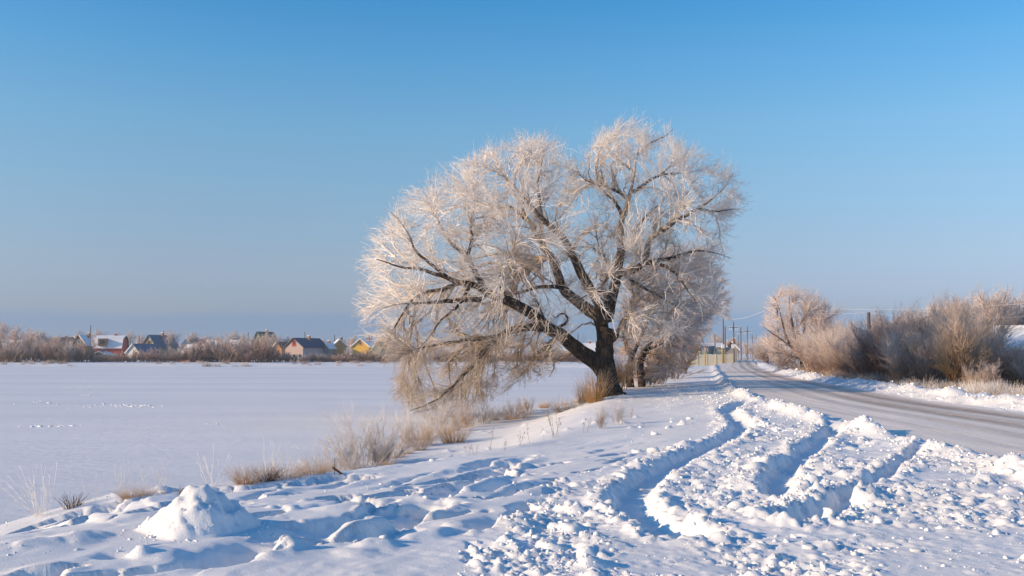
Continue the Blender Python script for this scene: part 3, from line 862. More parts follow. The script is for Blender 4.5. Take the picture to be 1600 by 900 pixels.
# pixel path, radius in pixels at start and end, depth offset at start and end, droop of what grows on it, frost
LIMBS = [
    ('trunk', [(953, 626), (950, 600), (946, 575), (944, 552), (945, 530), (947, 512)], 18.5, 12, 0, 0.1, 0, 0.0),
    ('limb', [(946, 584), (932, 568), (912, 554), (895, 540), (875, 523), (855, 512), (835, 494), (807, 476), (770, 461), (745, 447), (715, 441), (694, 432), (670, 425), (652, 420), (626, 417), (588, 405)], 17, 2.2, 0, -2.6, 0.02, 0.25),
    ('limb', [(866, 516), (840, 511), (812, 512), (787, 522), (764, 540), (748, 558), (735, 574), (718, 592), (698, 612), (672, 630), (640, 642)], 9, 1.3, -0.5, -4.5, -0.16, 0.15),
    ('limb', [(790, 524), (765, 528), (740, 530), (710, 534), (675, 540), (640, 548), (612, 560)], 5, 1.2, -1.0, -2.0, -0.12, 0.2),
    ('limb', [(762, 462), (750, 438), (738, 418), (727, 398), (708, 384), (692, 360), (676, 330), (664, 300)], 6.5, 1.3, -1.5, -3.0, 0.10, 0.8),
    ('limb', [(752, 468), (727, 468), (706, 470), (676, 473), (650, 474), (624, 475), (596, 482)], 5.5, 1.2, -1.6, -4.2, 0.0, 0.5),
    ('limb', [(720, 442), (690, 452), (666, 456), (645, 468), (628, 492), (612, 520), (600, 548)], 4.0, 1.0, -2.0, -1.0, -0.16, 0.2),
    ('limb', [(735, 443), (728, 460), (712, 482), (690, 500), (672, 524), (655, 545)], 4.0, 1.0, -1.8, -4.6, -0.18, 0.3),
    ('limb', [(945, 540), (944, 520), (940, 505), (934, 494), (920, 485), (906, 475), (890, 461), (879, 448), (872, 428), (860, 401), (846, 381), (830, 352), (818, 333), (807, 309), (790, 282), (778, 258), (768, 240)], 14, 1.5, 0.1, 3.0, 0.10, 0.6),
    ('limb', [(848, 384), (845, 364), (846, 345), (844, 316), (840, 286), (846, 260), (850, 228)], 5, 1.2, 1.6, 1.0, 0.12, 0.3),
    ('limb', [(946, 505), (940, 480), (932, 464), (919, 446), (910, 430), (902, 414), (892, 394), (882, 374), (864, 356), (844, 339), (826, 318), (812, 302), (792, 280), (760, 262), (735, 254)], 12, 1.4, 0, -2.8, 0.10, 0.5),
    ('limb', [(880, 450), (860, 448), (838, 450), (818, 456), (798, 462), (778, 470)], 4.5, 1.5, 1.0, -0.5, 0.05, 0.5),
    ('limb', [(862, 404), (848, 401), (830, 404), (812, 410), (796, 420), (780, 436)], 3.5, 1.0, 1.6, 3.4, 0.0, 0.3),
    ('limb', [(825, 345), (808, 330), (790, 322), (772, 326), (752, 318), (730, 300), (708, 286)], 4.0, 1.0, 2.2, 4.0, 0.1, 0.6),
    ('limb', [(947, 500), (952, 482), (958, 456), (963, 434), (967, 414), (970, 390), (970, 366), (969, 350), (977, 329), (983, 308), (987, 289), (991, 272), (993, 254), (997, 236), (999, 210)], 12, 1.4, 0.1, 1.2, 0.14, 0.7),
    ('limb', [(980, 312), (966, 300), (945, 291), (918, 283), (900, 266)], 3.6, 1.0, 0.9, -0.8, 0.12, 0.05),
    ('limb', [(973, 340), (966, 324), (958, 312), (948, 304), (943, 296), (930, 270)], 4.2, 1.0, 0.8, 2.8, 0.12, 0.1),
    ('limb', [(986, 300), (998, 295), (1013, 283), (1030, 274), (1046, 261), (1062, 250), (1074, 236)], 4.0, 1.0, 0.9, 0.2, 0.12, 0.1),
    ('limb', [(1030, 274), (1050, 271), (1074, 270), (1095, 264)], 2.4, 0.9, 0.6, 1.5, 0.10, 0.1),
    ('limb', [(990, 272), (983, 262), (970, 254), (955, 240), (944, 222)], 3.4, 0.9, 1.0, 2.4, 0.12, 0.4),
    ('limb', [(996, 242), (1006, 231), (1020, 222), (1040, 212), (1052, 200)], 3.0, 0.9, 1.1, -0.6, 0.12, 0.3),
    ('limb', [(964, 432), (972, 424), (986, 424), (1000, 416), (1010, 404), (1012, 388), (1016, 374), (1036, 358), (1051, 344), (1064, 323), (1073, 306), (1082, 285)], 8.5, 1.2, 0.2, -3.6, 0.10, 0.8),
    ('limb', [(1034, 360), (1062, 342), (1092, 325), (1114, 310), (1134, 290), (1146, 270)], 5.0, 1.1, -2.0, -2.6, 0.08, 0.7),
    ('limb', [(1000, 417), (1020, 408), (1046, 404), (1072, 396), (1100, 392), (1128, 398), (1142, 404)], 5.0, 1.0, -0.8, 2.6, 0.0, 0.4),
    ('limb', [(1092, 326), (1112, 330), (1135, 328), (1160, 326)], 3.0, 0.9, -2.2, -0.8, 0.02, 0.4),
    ('limb', [(968, 400), (990, 372), (1000, 350), (1018, 330), (1040, 310), (1050, 296)], 4.5, 1.0, 0.4, 4.0, 0.12, 0.6),
    ('limb', [(970, 424), (990, 440), (1010, 452), (1036, 466), (1060, 480), (1080, 500)], 3.6, 1.0, 0.2, 3.5, -0.06, 0.4),
    ('limb', [(1002, 412), (1028, 412), (1050, 422), (1066, 440), (1080, 462), (1100, 480)], 3.6, 1.0, -0.6, -3.6, -0.08, 0.4),
    ('limb', [(949, 536), (960, 528), (968, 512), (976, 498), (990, 490), (1010, 494), (1030, 506)], 6.0, 1.0, 0.1, -2.0, 0.0, 0.3),
    ('limb', [(944, 490), (948, 470), (940, 448), (950, 430), (946, 405), (936, 385), (930, 350), (938, 330)], 4.0, 0.9, 0.0, 4.6, 0.12, 0.4),
    ('limb', [(956, 462), (944, 456), (930, 455), (916, 462), (900, 470)], 2.6, 0.9, 0.3, -1.5, 0.06, 0.2),
    ('limb', [(876, 524), (866, 512), (852, 500), (845, 485), (838, 468), (830, 458)], 3.6, 0.8, -0.6, 1.2, 0.10, 0.1),
    ('limb', [(874, 510), (884, 505), (886, 494), (876, 490), (868, 496), (858, 488)], 3.0, 0.9, -0.6, -0.4, 0.05, 0.1),
    ('limb', [(872, 524), (858, 535), (850, 545), (838, 552), (826, 570), (824, 586)], 3.2, 0.8, -0.6, -2.2, -0.15, 0.05),
    ('limb', [(790, 470), (780, 440), (786, 415), (800, 395), (806, 370), (798, 350)], 4.0, 0.9, -1.2, -5.0, 0.10, 0.7),
    ('limb', [(700, 434), (672, 412), (650, 392), (636, 362), (620, 340), (606, 330)], 3.6, 0.9, -2.0, -3.8, 0.10, 0.6),
    ('limb', [(730, 398), (738, 374), (735, 350), (742, 320), (738, 290), (728, 262)], 3.6, 0.9, -2.0, 0.2, 0.12, 0.6),
]
CROWN = [(540, 478), (546, 430), (552, 384), (580, 345), (622, 300), (645, 272), (680, 254), (720, 240), (760, 222), (800, 208), (852, 198), (880, 216), (898, 246), (922, 228), (930, 200),
         (960, 184), (1000, 176), (1040, 184), (1060, 208), (1100, 222), (1140, 238), (1172, 262), (1184, 312), (1164, 346), (1146, 370), (1142, 420), (1142, 460), (1124, 492), (1090, 520), (1040, 545),
         (990, 545), (965, 530), (935, 500), (915, 500), (890, 520), (880, 560), (850, 600), (800, 604), (770, 630), (745, 652), (690, 660), (635, 652), (608, 620), (598, 580), (560, 548), (545, 510)]

def grow_tree(name, label, LIMBS, CROWN, base, depth, nA, nB, nE, nC, nD, heart, rA=0.05, rB=0.015, rC=0.0085, rD=0.0068, lenC=(0.3, 0.85), lenD=(0.14, 0.42),
              holes=(), tan=None, mat=None, bark=None, frost_lo=0.55, group=None, upb=0.06):
    TB = base; TD = TB[1]; MPP = TD / FPX
    TZ = H0(*TB) - 0.15
    def tp(px, py, dy=0.0):
        p = at(px, py, TD + dy)
        return (p.x, p.y, p.z)
    CL = [((px - 800) * MPP, (550 - py) * MPP + CAM_Z) for px, py in CROWN]
    xs = [c[0] for c in CL]; zs = [c[1] for c in CL]
    cxm = (min(xs) + max(xs)) / 2; hw = (max(xs) - min(xs)) / 2
    def in_crown(P, slack=0.0, sh=1.0):
        """keeps what lies inside the tree's outline (its own front elevation) and depth"""
        x = P[:, 0]; z = P[:, 2]; dy = P[:, 1] - TD
        k = 1.0 - dy / TD * 0.9
        m = inside_poly(x * k + slack * RNG.normal(size=len(P)), CAM_Z + (z - CAM_Z) * k + slack * RNG.normal(size=len(P)), CL)
        c = (x - cxm) / hw
        return m & (np.abs(dy) < depth * sh * np.sqrt(np.clip(1.05 - c * c, 0.02, 1)))
    root = empty(name, (TB[0], TB[1], TZ)); o = (TB[0], TB[1], TZ)
    setp(root, label, 'tree', group)
    K0 = 18
    LP = []; LR = []; LT = []; LF = []; used = {}
    for nm, px, r0, r1, d0, d1, tz, fr in LIMBS:
        n = len(px)
        P = np.array([tp(q[0], q[1], d0 + (d1 - d0) * (i / (n - 1)) ** 1.2) for i, q in enumerate(px)])
        P = np.array(cat_rom(P, 5))
        M = 44 if nm == 'trunk' else max(14, int(len(P) * 0.6))
        P = resample(P, M)
        u = np.linspace(0, 1, M)
        if nm != 'trunk': r0, r1 = r0 * 0.8, r1 * 0.8
        if nm == 'trunk': r = (r0 + (r1 - r0) * u ** 0.75) * MPP
        else: r = (r0 * (1 - u) ** 1.25 + 0.8 * r1 * (0.45 + 0.55 * (1 - u)) * (1 - (1 - u) ** 4)) * MPP
        flare = nm == 'trunk' and r0 > 12
        if flare: r = r * (1 + 0.45 * np.exp(-u * 8))
        P[1:-1] += RNG.normal(size=(M - 2, 3)) * 0.012 * min(1, TD / 45)
        S = 22 if flare else 12 if r0 > 7 else 7
        V, Q = tubes(P[None], r[None], S)
        W = V.reshape(M, S, 3); ctr = P[:, None]
        a = np.arange(S) / S * 6.283
        kn = 1 + (0.24 if r0 > 7 else 0.12) * fbm(np.cos(a)[None] * 1.3 + u[:, None] * 14, np.sin(a)[None] * 1.3 + u[:, None] * 3, 300 + len(LP), 3)
        if flare:
            kn = kn + 0.30 * np.maximum(0, np.cos(a * 5 + 0.6))[None, :] * np.exp(-u[:, None] * 6)
        V = (ctr + (W - ctr) * kn[:, :, None]).reshape(-1, 3)
        f = np.repeat(np.clip(fr * np.clip(1.5 * u - 0.1 if nm != 'trunk' else 0 * u, 0, 1), 0, 1), S)
        link_mesh(nm, np_mesh(nm, V - np.array(o), Q, attrs={'frost': f}), bark or M_BARK, root)
        if not flare:
            LP.append(resample(P, K0)); LR.append(np.interp(np.linspace(0, 1, K0), u, r)); LT.append(tz); LF.append(fr)
    LP = np.array(LP); LR = np.array(LR); LT = np.array(LT); LF = np.array(LF)
    hp = np.array(tp(*heart))
    trop = np.zeros((len(LP), 3)); trop[:, 2] = LT
    big = Bag(); fine = Bag()
    def fill(n, inset):
        out = []; tot = 0
        while tot < n:
            m = n * 3
            Tt = np.stack([RNG.uniform(min(xs), max(xs), m), TD + RNG.uniform(-depth, depth, m), RNG.uniform(min(zs), max(zs), m)], 1)
            ok = in_crown(hp + (Tt - hp) * (1 + inset), 0.12)
            q = fbm(Tt[:, 0] * 0.55 + 4, Tt[:, 2] * 0.55 + Tt[:, 1] * 0.4, 410, 3)
            dens = 0.25 + 0.75 * smooth01(-0.25, 0.10, q)
            for hx, hy, rx, ry, k in holes:
                dens = dens * (1 - k * np.exp(-(((Tt[:, 0] - tp(hx, 0)[0]) / (rx * MPP)) ** 2 + ((Tt[:, 2] - tp(0, hy)[2]) / (ry * MPP)) ** 2)))
            ok &= RNG.random(m) < dens
            out.append(Tt[ok]); tot += ok.sum()
        return np.concatenate(out)[:n]
    def frost(P, f, lo):
        """thick rime on the outer twigs, thinner within; the tan, hardly frosted part of the crown is given by tan = (x limit, z low, z high)"""
        d = np.linalg.norm((P - hp) / np.array([hw, depth, max(zs) - hp[2]]), axis=-1)
        v = lo + (1 - lo) * smooth01(0.45, 0.95, d)
        if tan:
            v = v * (1 - 0.55 * smooth01(tan[2], tan[1], P[..., 2]) * smooth01(tan[0] + 1, tan[0] - 1, P[..., 0]))
        return v
    A, AR, ai = reach(LP, LR, fill(nA, 0.08), K=10, r0=rA, sag=LT * 1.5, wander=0.022, back=0.8)
    at_ = trop[ai]; af = LF[ai]
    big.tube(A, AR, 5, np.clip(frost(A, 0, 0.25) * (0.4 + 0.6 * af[:, None]), 0, 1))
    B, BR, bi = reach(A, AR, fill(nB, 0.02), K=6, r0=rB, sag=at_[:, 2], wander=0.03, taper=0.4, back=0.9, skip=0.05)
    bt = at_[bi]
    big.tube(B, BR, 3 if rB < 0.02 else 4, frost(B, 0, frost_lo * 0.8))
    P2 = []; R2 = []; t2 = []
    up = np.array([0, 0, upb])
    if nE:
        E, ER, ei = grow(LP, LR, nE, t=(0.10, 0.92), length=(0.3, 1.0), ang=(35, 95), K=3, wander=0.2, trop=trop * 0.5 + up, r0=rC * 1.1, taper=0.4)
        fine.tube(E, ER, 3, np.clip(frost(E, 0, 0.30) * RNG.uniform(0.7, 1.0, nE)[:, None], 0, 1))
        P2.append(E); R2.append(ER); t2.append(trop[ei])
    C, CR, ci = grow(B, BR, nC, t=(0.05, 1.0), length=lenC, ang=(15, 45), K=3, wander=0.14, trop=bt * 0.8 + up * (bt[:, 2:3] > 0), r0=rC, out=hp, out_w=0.55, taper=0.45, tlen=0.15)
    keep = in_crown(C[:, -1], 0.35, 1.15); C, CR, ci = C[keep], CR[keep], ci[keep]
    fine.tube(C, CR, 3, frost(C, 0, frost_lo) * RNG.uniform(0.55, 1.0, len(C))[:, None])
    P2.append(C); R2.append(CR); t2.append(bt[ci])
    P2 = np.concatenate(P2); R2 = np.concatenate(R2); t2 = np.concatenate(t2)
    D, DR, di = grow(P2, R2, nD, t=(0.05, 1.0), length=lenD, ang=(12, 50), K=2, wander=0.08, trop=t2 * 0.6 + up, r0=rD, out=hp, out_w=0.3, taper=0.4)
    fine.spike(D, DR, frost(D[:, 1], 0, frost_lo) * RNG.uniform(0.55, 1.0, len(D)))
    link_mesh('bough', big.mesh('bough', o), mat or M_TWIG, root)['kind'] = 'stuff'
    link_mesh('crown', fine.mesh('crown', o), mat or M_TWIG, root)['kind'] = 'stuff'
    return root

grow_tree('frosted_willow', 'large leaning frosted willow with dark forked trunk and limbs drooping over the frozen lake', LIMBS, CROWN, TB, 6.4,
          560, 5700, 3400, 31000, 185000, (890, 470), rB=0.013, rC=0.0058, rD=0.0043, lenD=(0.12, 0.38), frost_lo=0.45, holes=[(905, 480, 75, 55, 0.75), (912, 330, 24, 55, 0.9), (850, 350, 35, 40, 0.5), (1040, 285, 40, 25, 0.6)],
          tan=(tp(905, 0)[0], tp(0, 560)[2], tp(0, 470)[2]))

# trees that stand behind the willow and across the road
B2 = g(990, 605)
grow_tree('twin_stemmed_willow', 'smaller frosted willow with two dark crooked stems right behind the big willow',
          [('trunk', [(985, 608), (983, 585), (984, 572), (987, 558)], 7, 5.5, 0, 0, 0, 0), ('trunk', [(1003, 604), (1001, 585), (1000, 570), (1004, 556), (1010, 546)], 6.5, 5, 0, 0.3, 0, 0),
           ('limb', [(987, 560), (978, 540), (975, 515), (982, 480), (1000, 450), (1015, 420), (1030, 395)], 4, 1, 0, -1.5, 0.05, 0.6),
           ('limb', [(1009, 548), (1022, 525), (1040, 500), (1058, 470), (1075, 435), (1095, 400)], 4, 1, 0.3, 1.5, 0.04, 0.6),
           ('limb', [(1010, 546), (1030, 538), (1055, 522), (1085, 508), (1110, 505)], 3.4, 0.8, 0.3, -2, -0.05, 0.6),
           ('limb', [(988, 558), (1000, 530), (1012, 500), (1018, 465), (1030, 430), (1050, 400)], 3.6, 0.9, 0, 3, 0.05, 0.6),
           ('limb', [(1008, 550), (1020, 555), (1036, 552), (1052, 560)], 2.6, 0.7, 0.3, -1, -0.1, 0.5)],
          [(962, 575), (958, 500), (975, 430), (1010, 395), (1060, 370), (1110, 372), (1140, 410), (1142, 462), (1120, 500), (1092, 540), (1070, 585), (1030, 600), (985, 596)],
          B2, 4.5, 130, 1300, 500, 9000, 26000, (1010, 520), rA=0.04, rC=0.012, rD=0.010, mat=M_BRUSH, frost_lo=0.5)
B3 = g(1069, 579)
grow_tree('slender_birch', 'slender bent tree with thin drooping twigs left of the road fence',
          [('trunk', [(1069, 582), (1073, 546), (1079, 516), (1086, 486), (1090, 461), (1100, 440), (1106, 422)], 3.6, 0.8, 0, 0, -0.05, 0.4),
           ('limb', [(1087, 489), (1097, 485), (1108, 480), (1117, 468), (1134, 466), (1146, 470)], 2.2, 0.6, 0, 0.6, -0.12, 0.3),
           ('limb', [(1079, 516), (1092, 520), (1098, 532), (1104, 545)], 1.4, 0.5, 0, -0.8, -0.15, 0.2),
           ('limb', [(1090, 462), (1080, 445), (1074, 425)], 1.4, 0.5, 0, 0.8, 0.0, 0.5)],
          [(1062, 545), (1060, 450), (1085, 412), (1125, 410), (1152, 458), (1150, 500), (1120, 510), (1112, 545), (1085, 560)],
          B3, 3.2, 34, 240, 60, 2200, 6500, (1090, 490), rA=0.035, rC=0.012, rD=0.010, lenD=(0.2, 0.6), mat=M_BRUSH, frost_lo=0.6, upb=-0.05)
B4 = (0.2904 * 90, 90.0)
grow_tree('pollard_willow', 'frosted pollard willow fanning bare stems from a dark stump beside the road',
          [('trunk', [(1262, 596), (1261, 580), (1258, 566), (1256, 556)], 9, 8, 0, 0, 0, 0),
           ('limb', [(1256, 560), (1246, 544), (1240, 520), (1237, 495), (1233, 470), (1236, 450)], 3.6, 0.8, 0, -0.5, 0.12, 0.3),
           ('limb', [(1252, 556), (1241, 545), (1230, 530), (1222, 502), (1216, 478), (1208, 462)], 3.6, 0.8, 0, -1.2, 0.1, 0.3),
           ('limb', [(1250, 556), (1236, 542), (1220, 530), (1201, 517), (1191, 508)], 3.0, 0.7, 0, -1.6, 0.05, 0.2),
           ('limb', [(1258, 558), (1256, 530), (1258, 500), (1262, 475), (1258, 455)], 3, 0.7, 0, 1.2, 0.12, 0.5),
           ('limb', [(1262, 556), (1270, 535), (1276, 510), (1284, 490)], 3, 0.7, 0, 0.5, 0.12, 0.5),
           ('limb', [(1264, 560), (1280, 548), (1296, 530), (1304, 512)], 2.6, 0.7, 0, -1, 0.1, 0.5),
           ('limb', [(1256, 562), (1236, 556), (1218, 552), (1204, 548)], 2.4, 0.7, 0, -0.6, 0.05, 0.4)],
          [(1188, 560), (1184, 505), (1196, 462), (1216, 444), (1242, 438), (1270, 450), (1290, 475), (1310, 510), (1312, 560), (1290, 590), (1215, 592)],
          B4, 4.4, 90, 700, 300, 4200, 10000, (1256, 570), rA=0.04, rB=0.02, rC=0.014, rD=0.012, lenC=(0.5, 1.5), mat=M_BRUSH, frost_lo=0.2, upb=0.14)

# ------------------------------------------------------------------ prototypes of shrubs, trees and grasses
def shrub_mesh(name, h, spread, stems, nb, nc, nd, r, seed_up=0.10, lo=0.1, droop=0.0):
    n = stems
    a = RNG.uniform(0, 6.283, n); q = RNG.random(n) ** 0.6
    o = np.stack([np.cos(a) * q * 0.35 * spread, np.sin(a) * q * 0.35 * spread, np.full(n, -0.1)], 1)
    K = 7
    P = np.empty((n, K, 3)); P[:, 0] = o
    d = unit(np.stack([np.cos(a) * q * spread / h, np.sin(a) * q * spread / h, np.ones(n)], 1) + RNG.normal(size=(n, 3)) * 0.12)
    L = h * RNG.uniform(0.6, 1.0, n)
    for k in range(1, K):
        d = unit(d + RNG.normal(size=(n, 3)) * 0.07 + np.array([0, 0, seed_up * 0.3]))
        P[:, k] = P[:, k - 1] + d * (L / (K - 1))[:, None]
    R = (r * 3.2 * RNG.uniform(0.6, 1.2, n))[:, None] * np.linspace(1, 0.3, K)[None]
    bag = Bag()
    fr = lambda Q, k=1.0: np.clip(lo + (1 - lo) * smooth01(0.15 * h, 0.95 * h, Q[..., 2]) * k, 0, 1) * RNG.uniform(0.65, 1.0, Q.shape[0]).reshape((-1,) + (1,) * (Q.ndim - 2))
    bag.tube(P, R, 4, fr(P, 0.4))
    B, BR, _ = grow(P, R, nb, t=(0.1, 1), length=(0.25 * h, 0.5 * h), ang=(15, 45), K=5, wander=0.10, trop=(0, 0, seed_up - droop), r0=r * 1.7, taper=0.5)
    bag.tube(B, BR, 3, fr(B, 0.7))
    C, CR, _ = grow(B, BR, nc, t=(0.05, 1), length=(0.12 * h, 0.28 * h), ang=(15, 45), K=3, wander=0.12, trop=(0, 0, seed_up - droop), r0=r, taper=0.6)
    bag.tube(C, CR, 3, fr(C))
    D, DR, _ = grow(np.concatenate([C, C]), np.concatenate([CR, CR]), nd, t=(0.05, 1), length=(0.05 * h, 0.13 * h), ang=(15, 50), K=2, wander=0.05, trop=(0, 0, seed_up), r0=r * 0.85)
    bag.spike(D, DR, fr(D[:, 1]))
    return bag.mesh(name)

SHRUBS = [shrub_mesh('twigs', 3.0, 1.7, 18, 220, 1700, 5200, 0.0078, 0.10, 0.10), shrub_mesh('twigs', 3.0, 2.2, 22, 240, 1700, 5200, 0.0078, 0.05, 0.14),
          shrub_mesh('twigs', 3.0, 1.3, 16, 200, 1700, 5200, 0.0078, 0.14, 0.05)]
FAR_SHRUBS = [shrub_mesh('twigs', 3.0, 2.6, 14, 120, 500, 900, 0.020, 0.05, 0.0), shrub_mesh('twigs', 3.0, 1.9, 14, 120, 500, 900, 0.020, 0.1, 0.0)]
SMALL_BUSH = [shrub_mesh('twigs', 1.0, 0.6, 14, 90, 520, 1600, 0.0024, 0.08, 0.30), shrub_mesh('twigs', 1.0, 0.42, 10, 70, 420, 1300, 0.0024, 0.10, 0.35)]

def far_tree_mesh(name, h, w, seed):
    bag = Bag()
    K = 8
    T = np.array([[[0, 0, -0.2 + k * h * 0.75 / (K - 1)] for k in range(K)]], float); T[0, 1:, :2] += RNG.normal(size=(K - 1, 2)) * 0.12
    TR = np.linspace(0.20, 0.06, K)[None]
    A, AR, _ = grow(T, TR, 26, t=(0.2, 1), length=(h * 0.3, h * 0.5), ang=(20, 55), K=6, wander=0.1, trop=(0, 0, 0.12), r0=0.07)
    B, BR, _ = grow(A, AR, 240, t=(0.15, 1), length=(h * 0.12, h * 0.26), ang=(20, 55), K=4, wander=0.1, trop=(0, 0, 0.08), r0=0.035)
    C, CR, _ = grow(B, BR, 1900, t=(0.05, 1), length=(h * 0.05, h * 0.12), ang=(15, 60), K=2, wander=0.1, trop=(0, 0, 0.08), r0=0.021)
    wood = Bag(); wood.tube(T, TR, 6, 0.0)
    bag.tube(A, AR, 4, 0.25); bag.tube(B, BR, 3, 0.55); bag.spike(C, CR, RNG.uniform(0.6, 1.0, len(C)))
    return wood.mesh('trunk'), bag.mesh('crown')
FAR_TREES = [far_tree_mesh('t', 8.0, 4, 1), far_tree_mesh('t', 8.0, 4, 2), far_tree_mesh('t', 8.0, 4, 3)]

def mesh_top(me):
    v = np.empty(len(me.vertices) * 3, np.float32); me.vertices.foreach_get('co', v)
    return float(np.percentile(v[2::3], 99.5))
FT_H = [mesh_top(c) for _, c in FAR_TREES]

def grass_mesh(n, h, spread, lean, r, lo, hi, K=4, plume=0.0, dead=0.25):
    a = RNG.uniform(0, 6.283, n); q = RNG.random(n) ** 0.5
    P = np.empty((n, K, 3)); P[:, 0] = np.stack([np.cos(a) * q * spread, np.sin(a) * q * spread, np.full(n, -0.05)], 1)
    d = unit(np.stack([np.cos(a) * lean * (q + 0.2), np.sin(a) * lean * (q + 0.2), np.ones(n)], 1) + RNG.normal(size=(n, 3)) * 0.16)
    L = h * RNG.uniform(0.45, 1.0, n)
    for k in range(1, K):
        d = unit(d + RNG.normal(size=(n, 3)) * 0.10 - np.array([0, 0, dead]) * (k / K))
        P[:, k] = P[:, k - 1] + d * (L / (K - 1))[:, None]
    bag = Bag()
    R = np.full((n, 1), r) * np.linspace(1, 0.5, K)[None]
    bag.tube(P, R, 3, np.clip(lo + (hi - lo) * np.linspace(0, 1, K)[None] ** 1.3 * RNG.uniform(0.5, 1.3, (n, 1)), 0, 1))
    if plume:
        m = int(n * plume)
        D, DR, _ = grow(P, R, m, t=(0.45, 1), length=(0.03 * h, 0.11 * h), ang=(10, 50), K=2, wander=0.05, trop=(0, 0, 0.05), r0=r * 0.9)
        bag.spike(D, DR, np.clip(hi * RNG.uniform(0.7, 1.2, m), 0, 1))
    return bag.mesh('blades')
TUFT = [grass_mesh(210, 0.62, 0.20, 0.55, 0.0036, 0.0, 0.75), grass_mesh(160, 0.55, 0.26, 0.8, 0.0036, 0.05, 0.85, plume=2)]
TALL = grass_mesh(190, 1.6, 0.35, 0.22, 0.006, 0.0, 0.6, plume=2, dead=0.06)
REEDS = [grass_mesh(26, 1.0, 0.12, 0.22, 0.0030, 0.5, 1.0, K=6, plume=28, dead=0.04), grass_mesh(16, 1.0, 0.16, 0.35, 0.0030, 0.6, 1.0, K=6, plume=30, dead=0.05)]
DARK = [grass_mesh(70, 0.38, 0.11, 0.35, 0.0036, 0.0, 0.35, K=5, plume=6, dead=0.2)]
LOWWEED = [grass_mesh(90, 0.8, 0.45, 0.45, 0.007, 0.25, 1.0, plume=16, dead=0.12), grass_mesh(90, 0.8, 0.5, 0.3, 0.007, 0.2, 0.9, plume=14, dead=0.1)]

def weed_mesh(n, h, heads):
    K = 5
    P = np.empty((n, K, 3)); P[:, 0] = np.concatenate([RNG.normal(size=(n, 2)) * 0.03, np.full((n, 1), -0.05)], 1)
    d = unit(np.concatenate([RNG.normal(size=(n, 2)) * 0.14, np.ones((n, 1))], 1))
    L = h * RNG.uniform(0.7, 1, n)
    for k in range(1, K):
        d = unit(d + RNG.normal(size=(n, 3)) * 0.05)
        P[:, k] = P[:, k - 1] + d * (L / (K - 1))[:, None]
    R = np.full((n, 1), 0.0045) * np.linspace(1, 0.6, K)[None]
    stalk = Bag(); stalk.tube(P, R, 4, np.broadcast_to(np.linspace(0.0, 0.4, K), (n, K)))
    B, BR, _ = grow(P, R, heads, t=(0.45, 1), length=(0.06, 0.16), ang=(20, 50), K=3, wander=0.1, trop=(0, 0, 0.1), r0=0.003, taper=0.8)
    stalk.tube(B, BR, 3, 0.4)
    hb = Bag()
    tips = np.concatenate([B[:, -1], P[:, -1]])
    for c in tips:                                # seed heads: little ragged burrs
        m = 9
        v = unit(RNG.normal(size=(m, 3)) + np.array([0, 0, 0.5]))
        Q = np.stack([np.repeat(c[None], m, 0), c + v * RNG.uniform(0.012, 0.026, (m, 1))], 1)
        hb.spike(Q, np.full((m, 2), 0.006), 0.35)
    return stalk.mesh('stalk'), hb.mesh('seed_head')
WEEDS = [weed_mesh(3, 0.6, 10), weed_mesh(2, 0.5, 5), weed_mesh(5, 0.6, 22), weed_mesh(1, 0.6, 3)]

def plant(name, label, cat, me, mat, xy, scale, rz=None, group=None, zoff=0.0, tilt=0.0, sz=None):
    z = H0(*xy) + zoff
    o = link_mesh(name, me, mat, None, (xy[0], xy[1], z), random.uniform(0, 6.28) if rz is None else rz, (scale, scale, sz or scale))
    if tilt: o.rotation_euler[1] = tilt
    setp(o, label, cat, group)
    return o

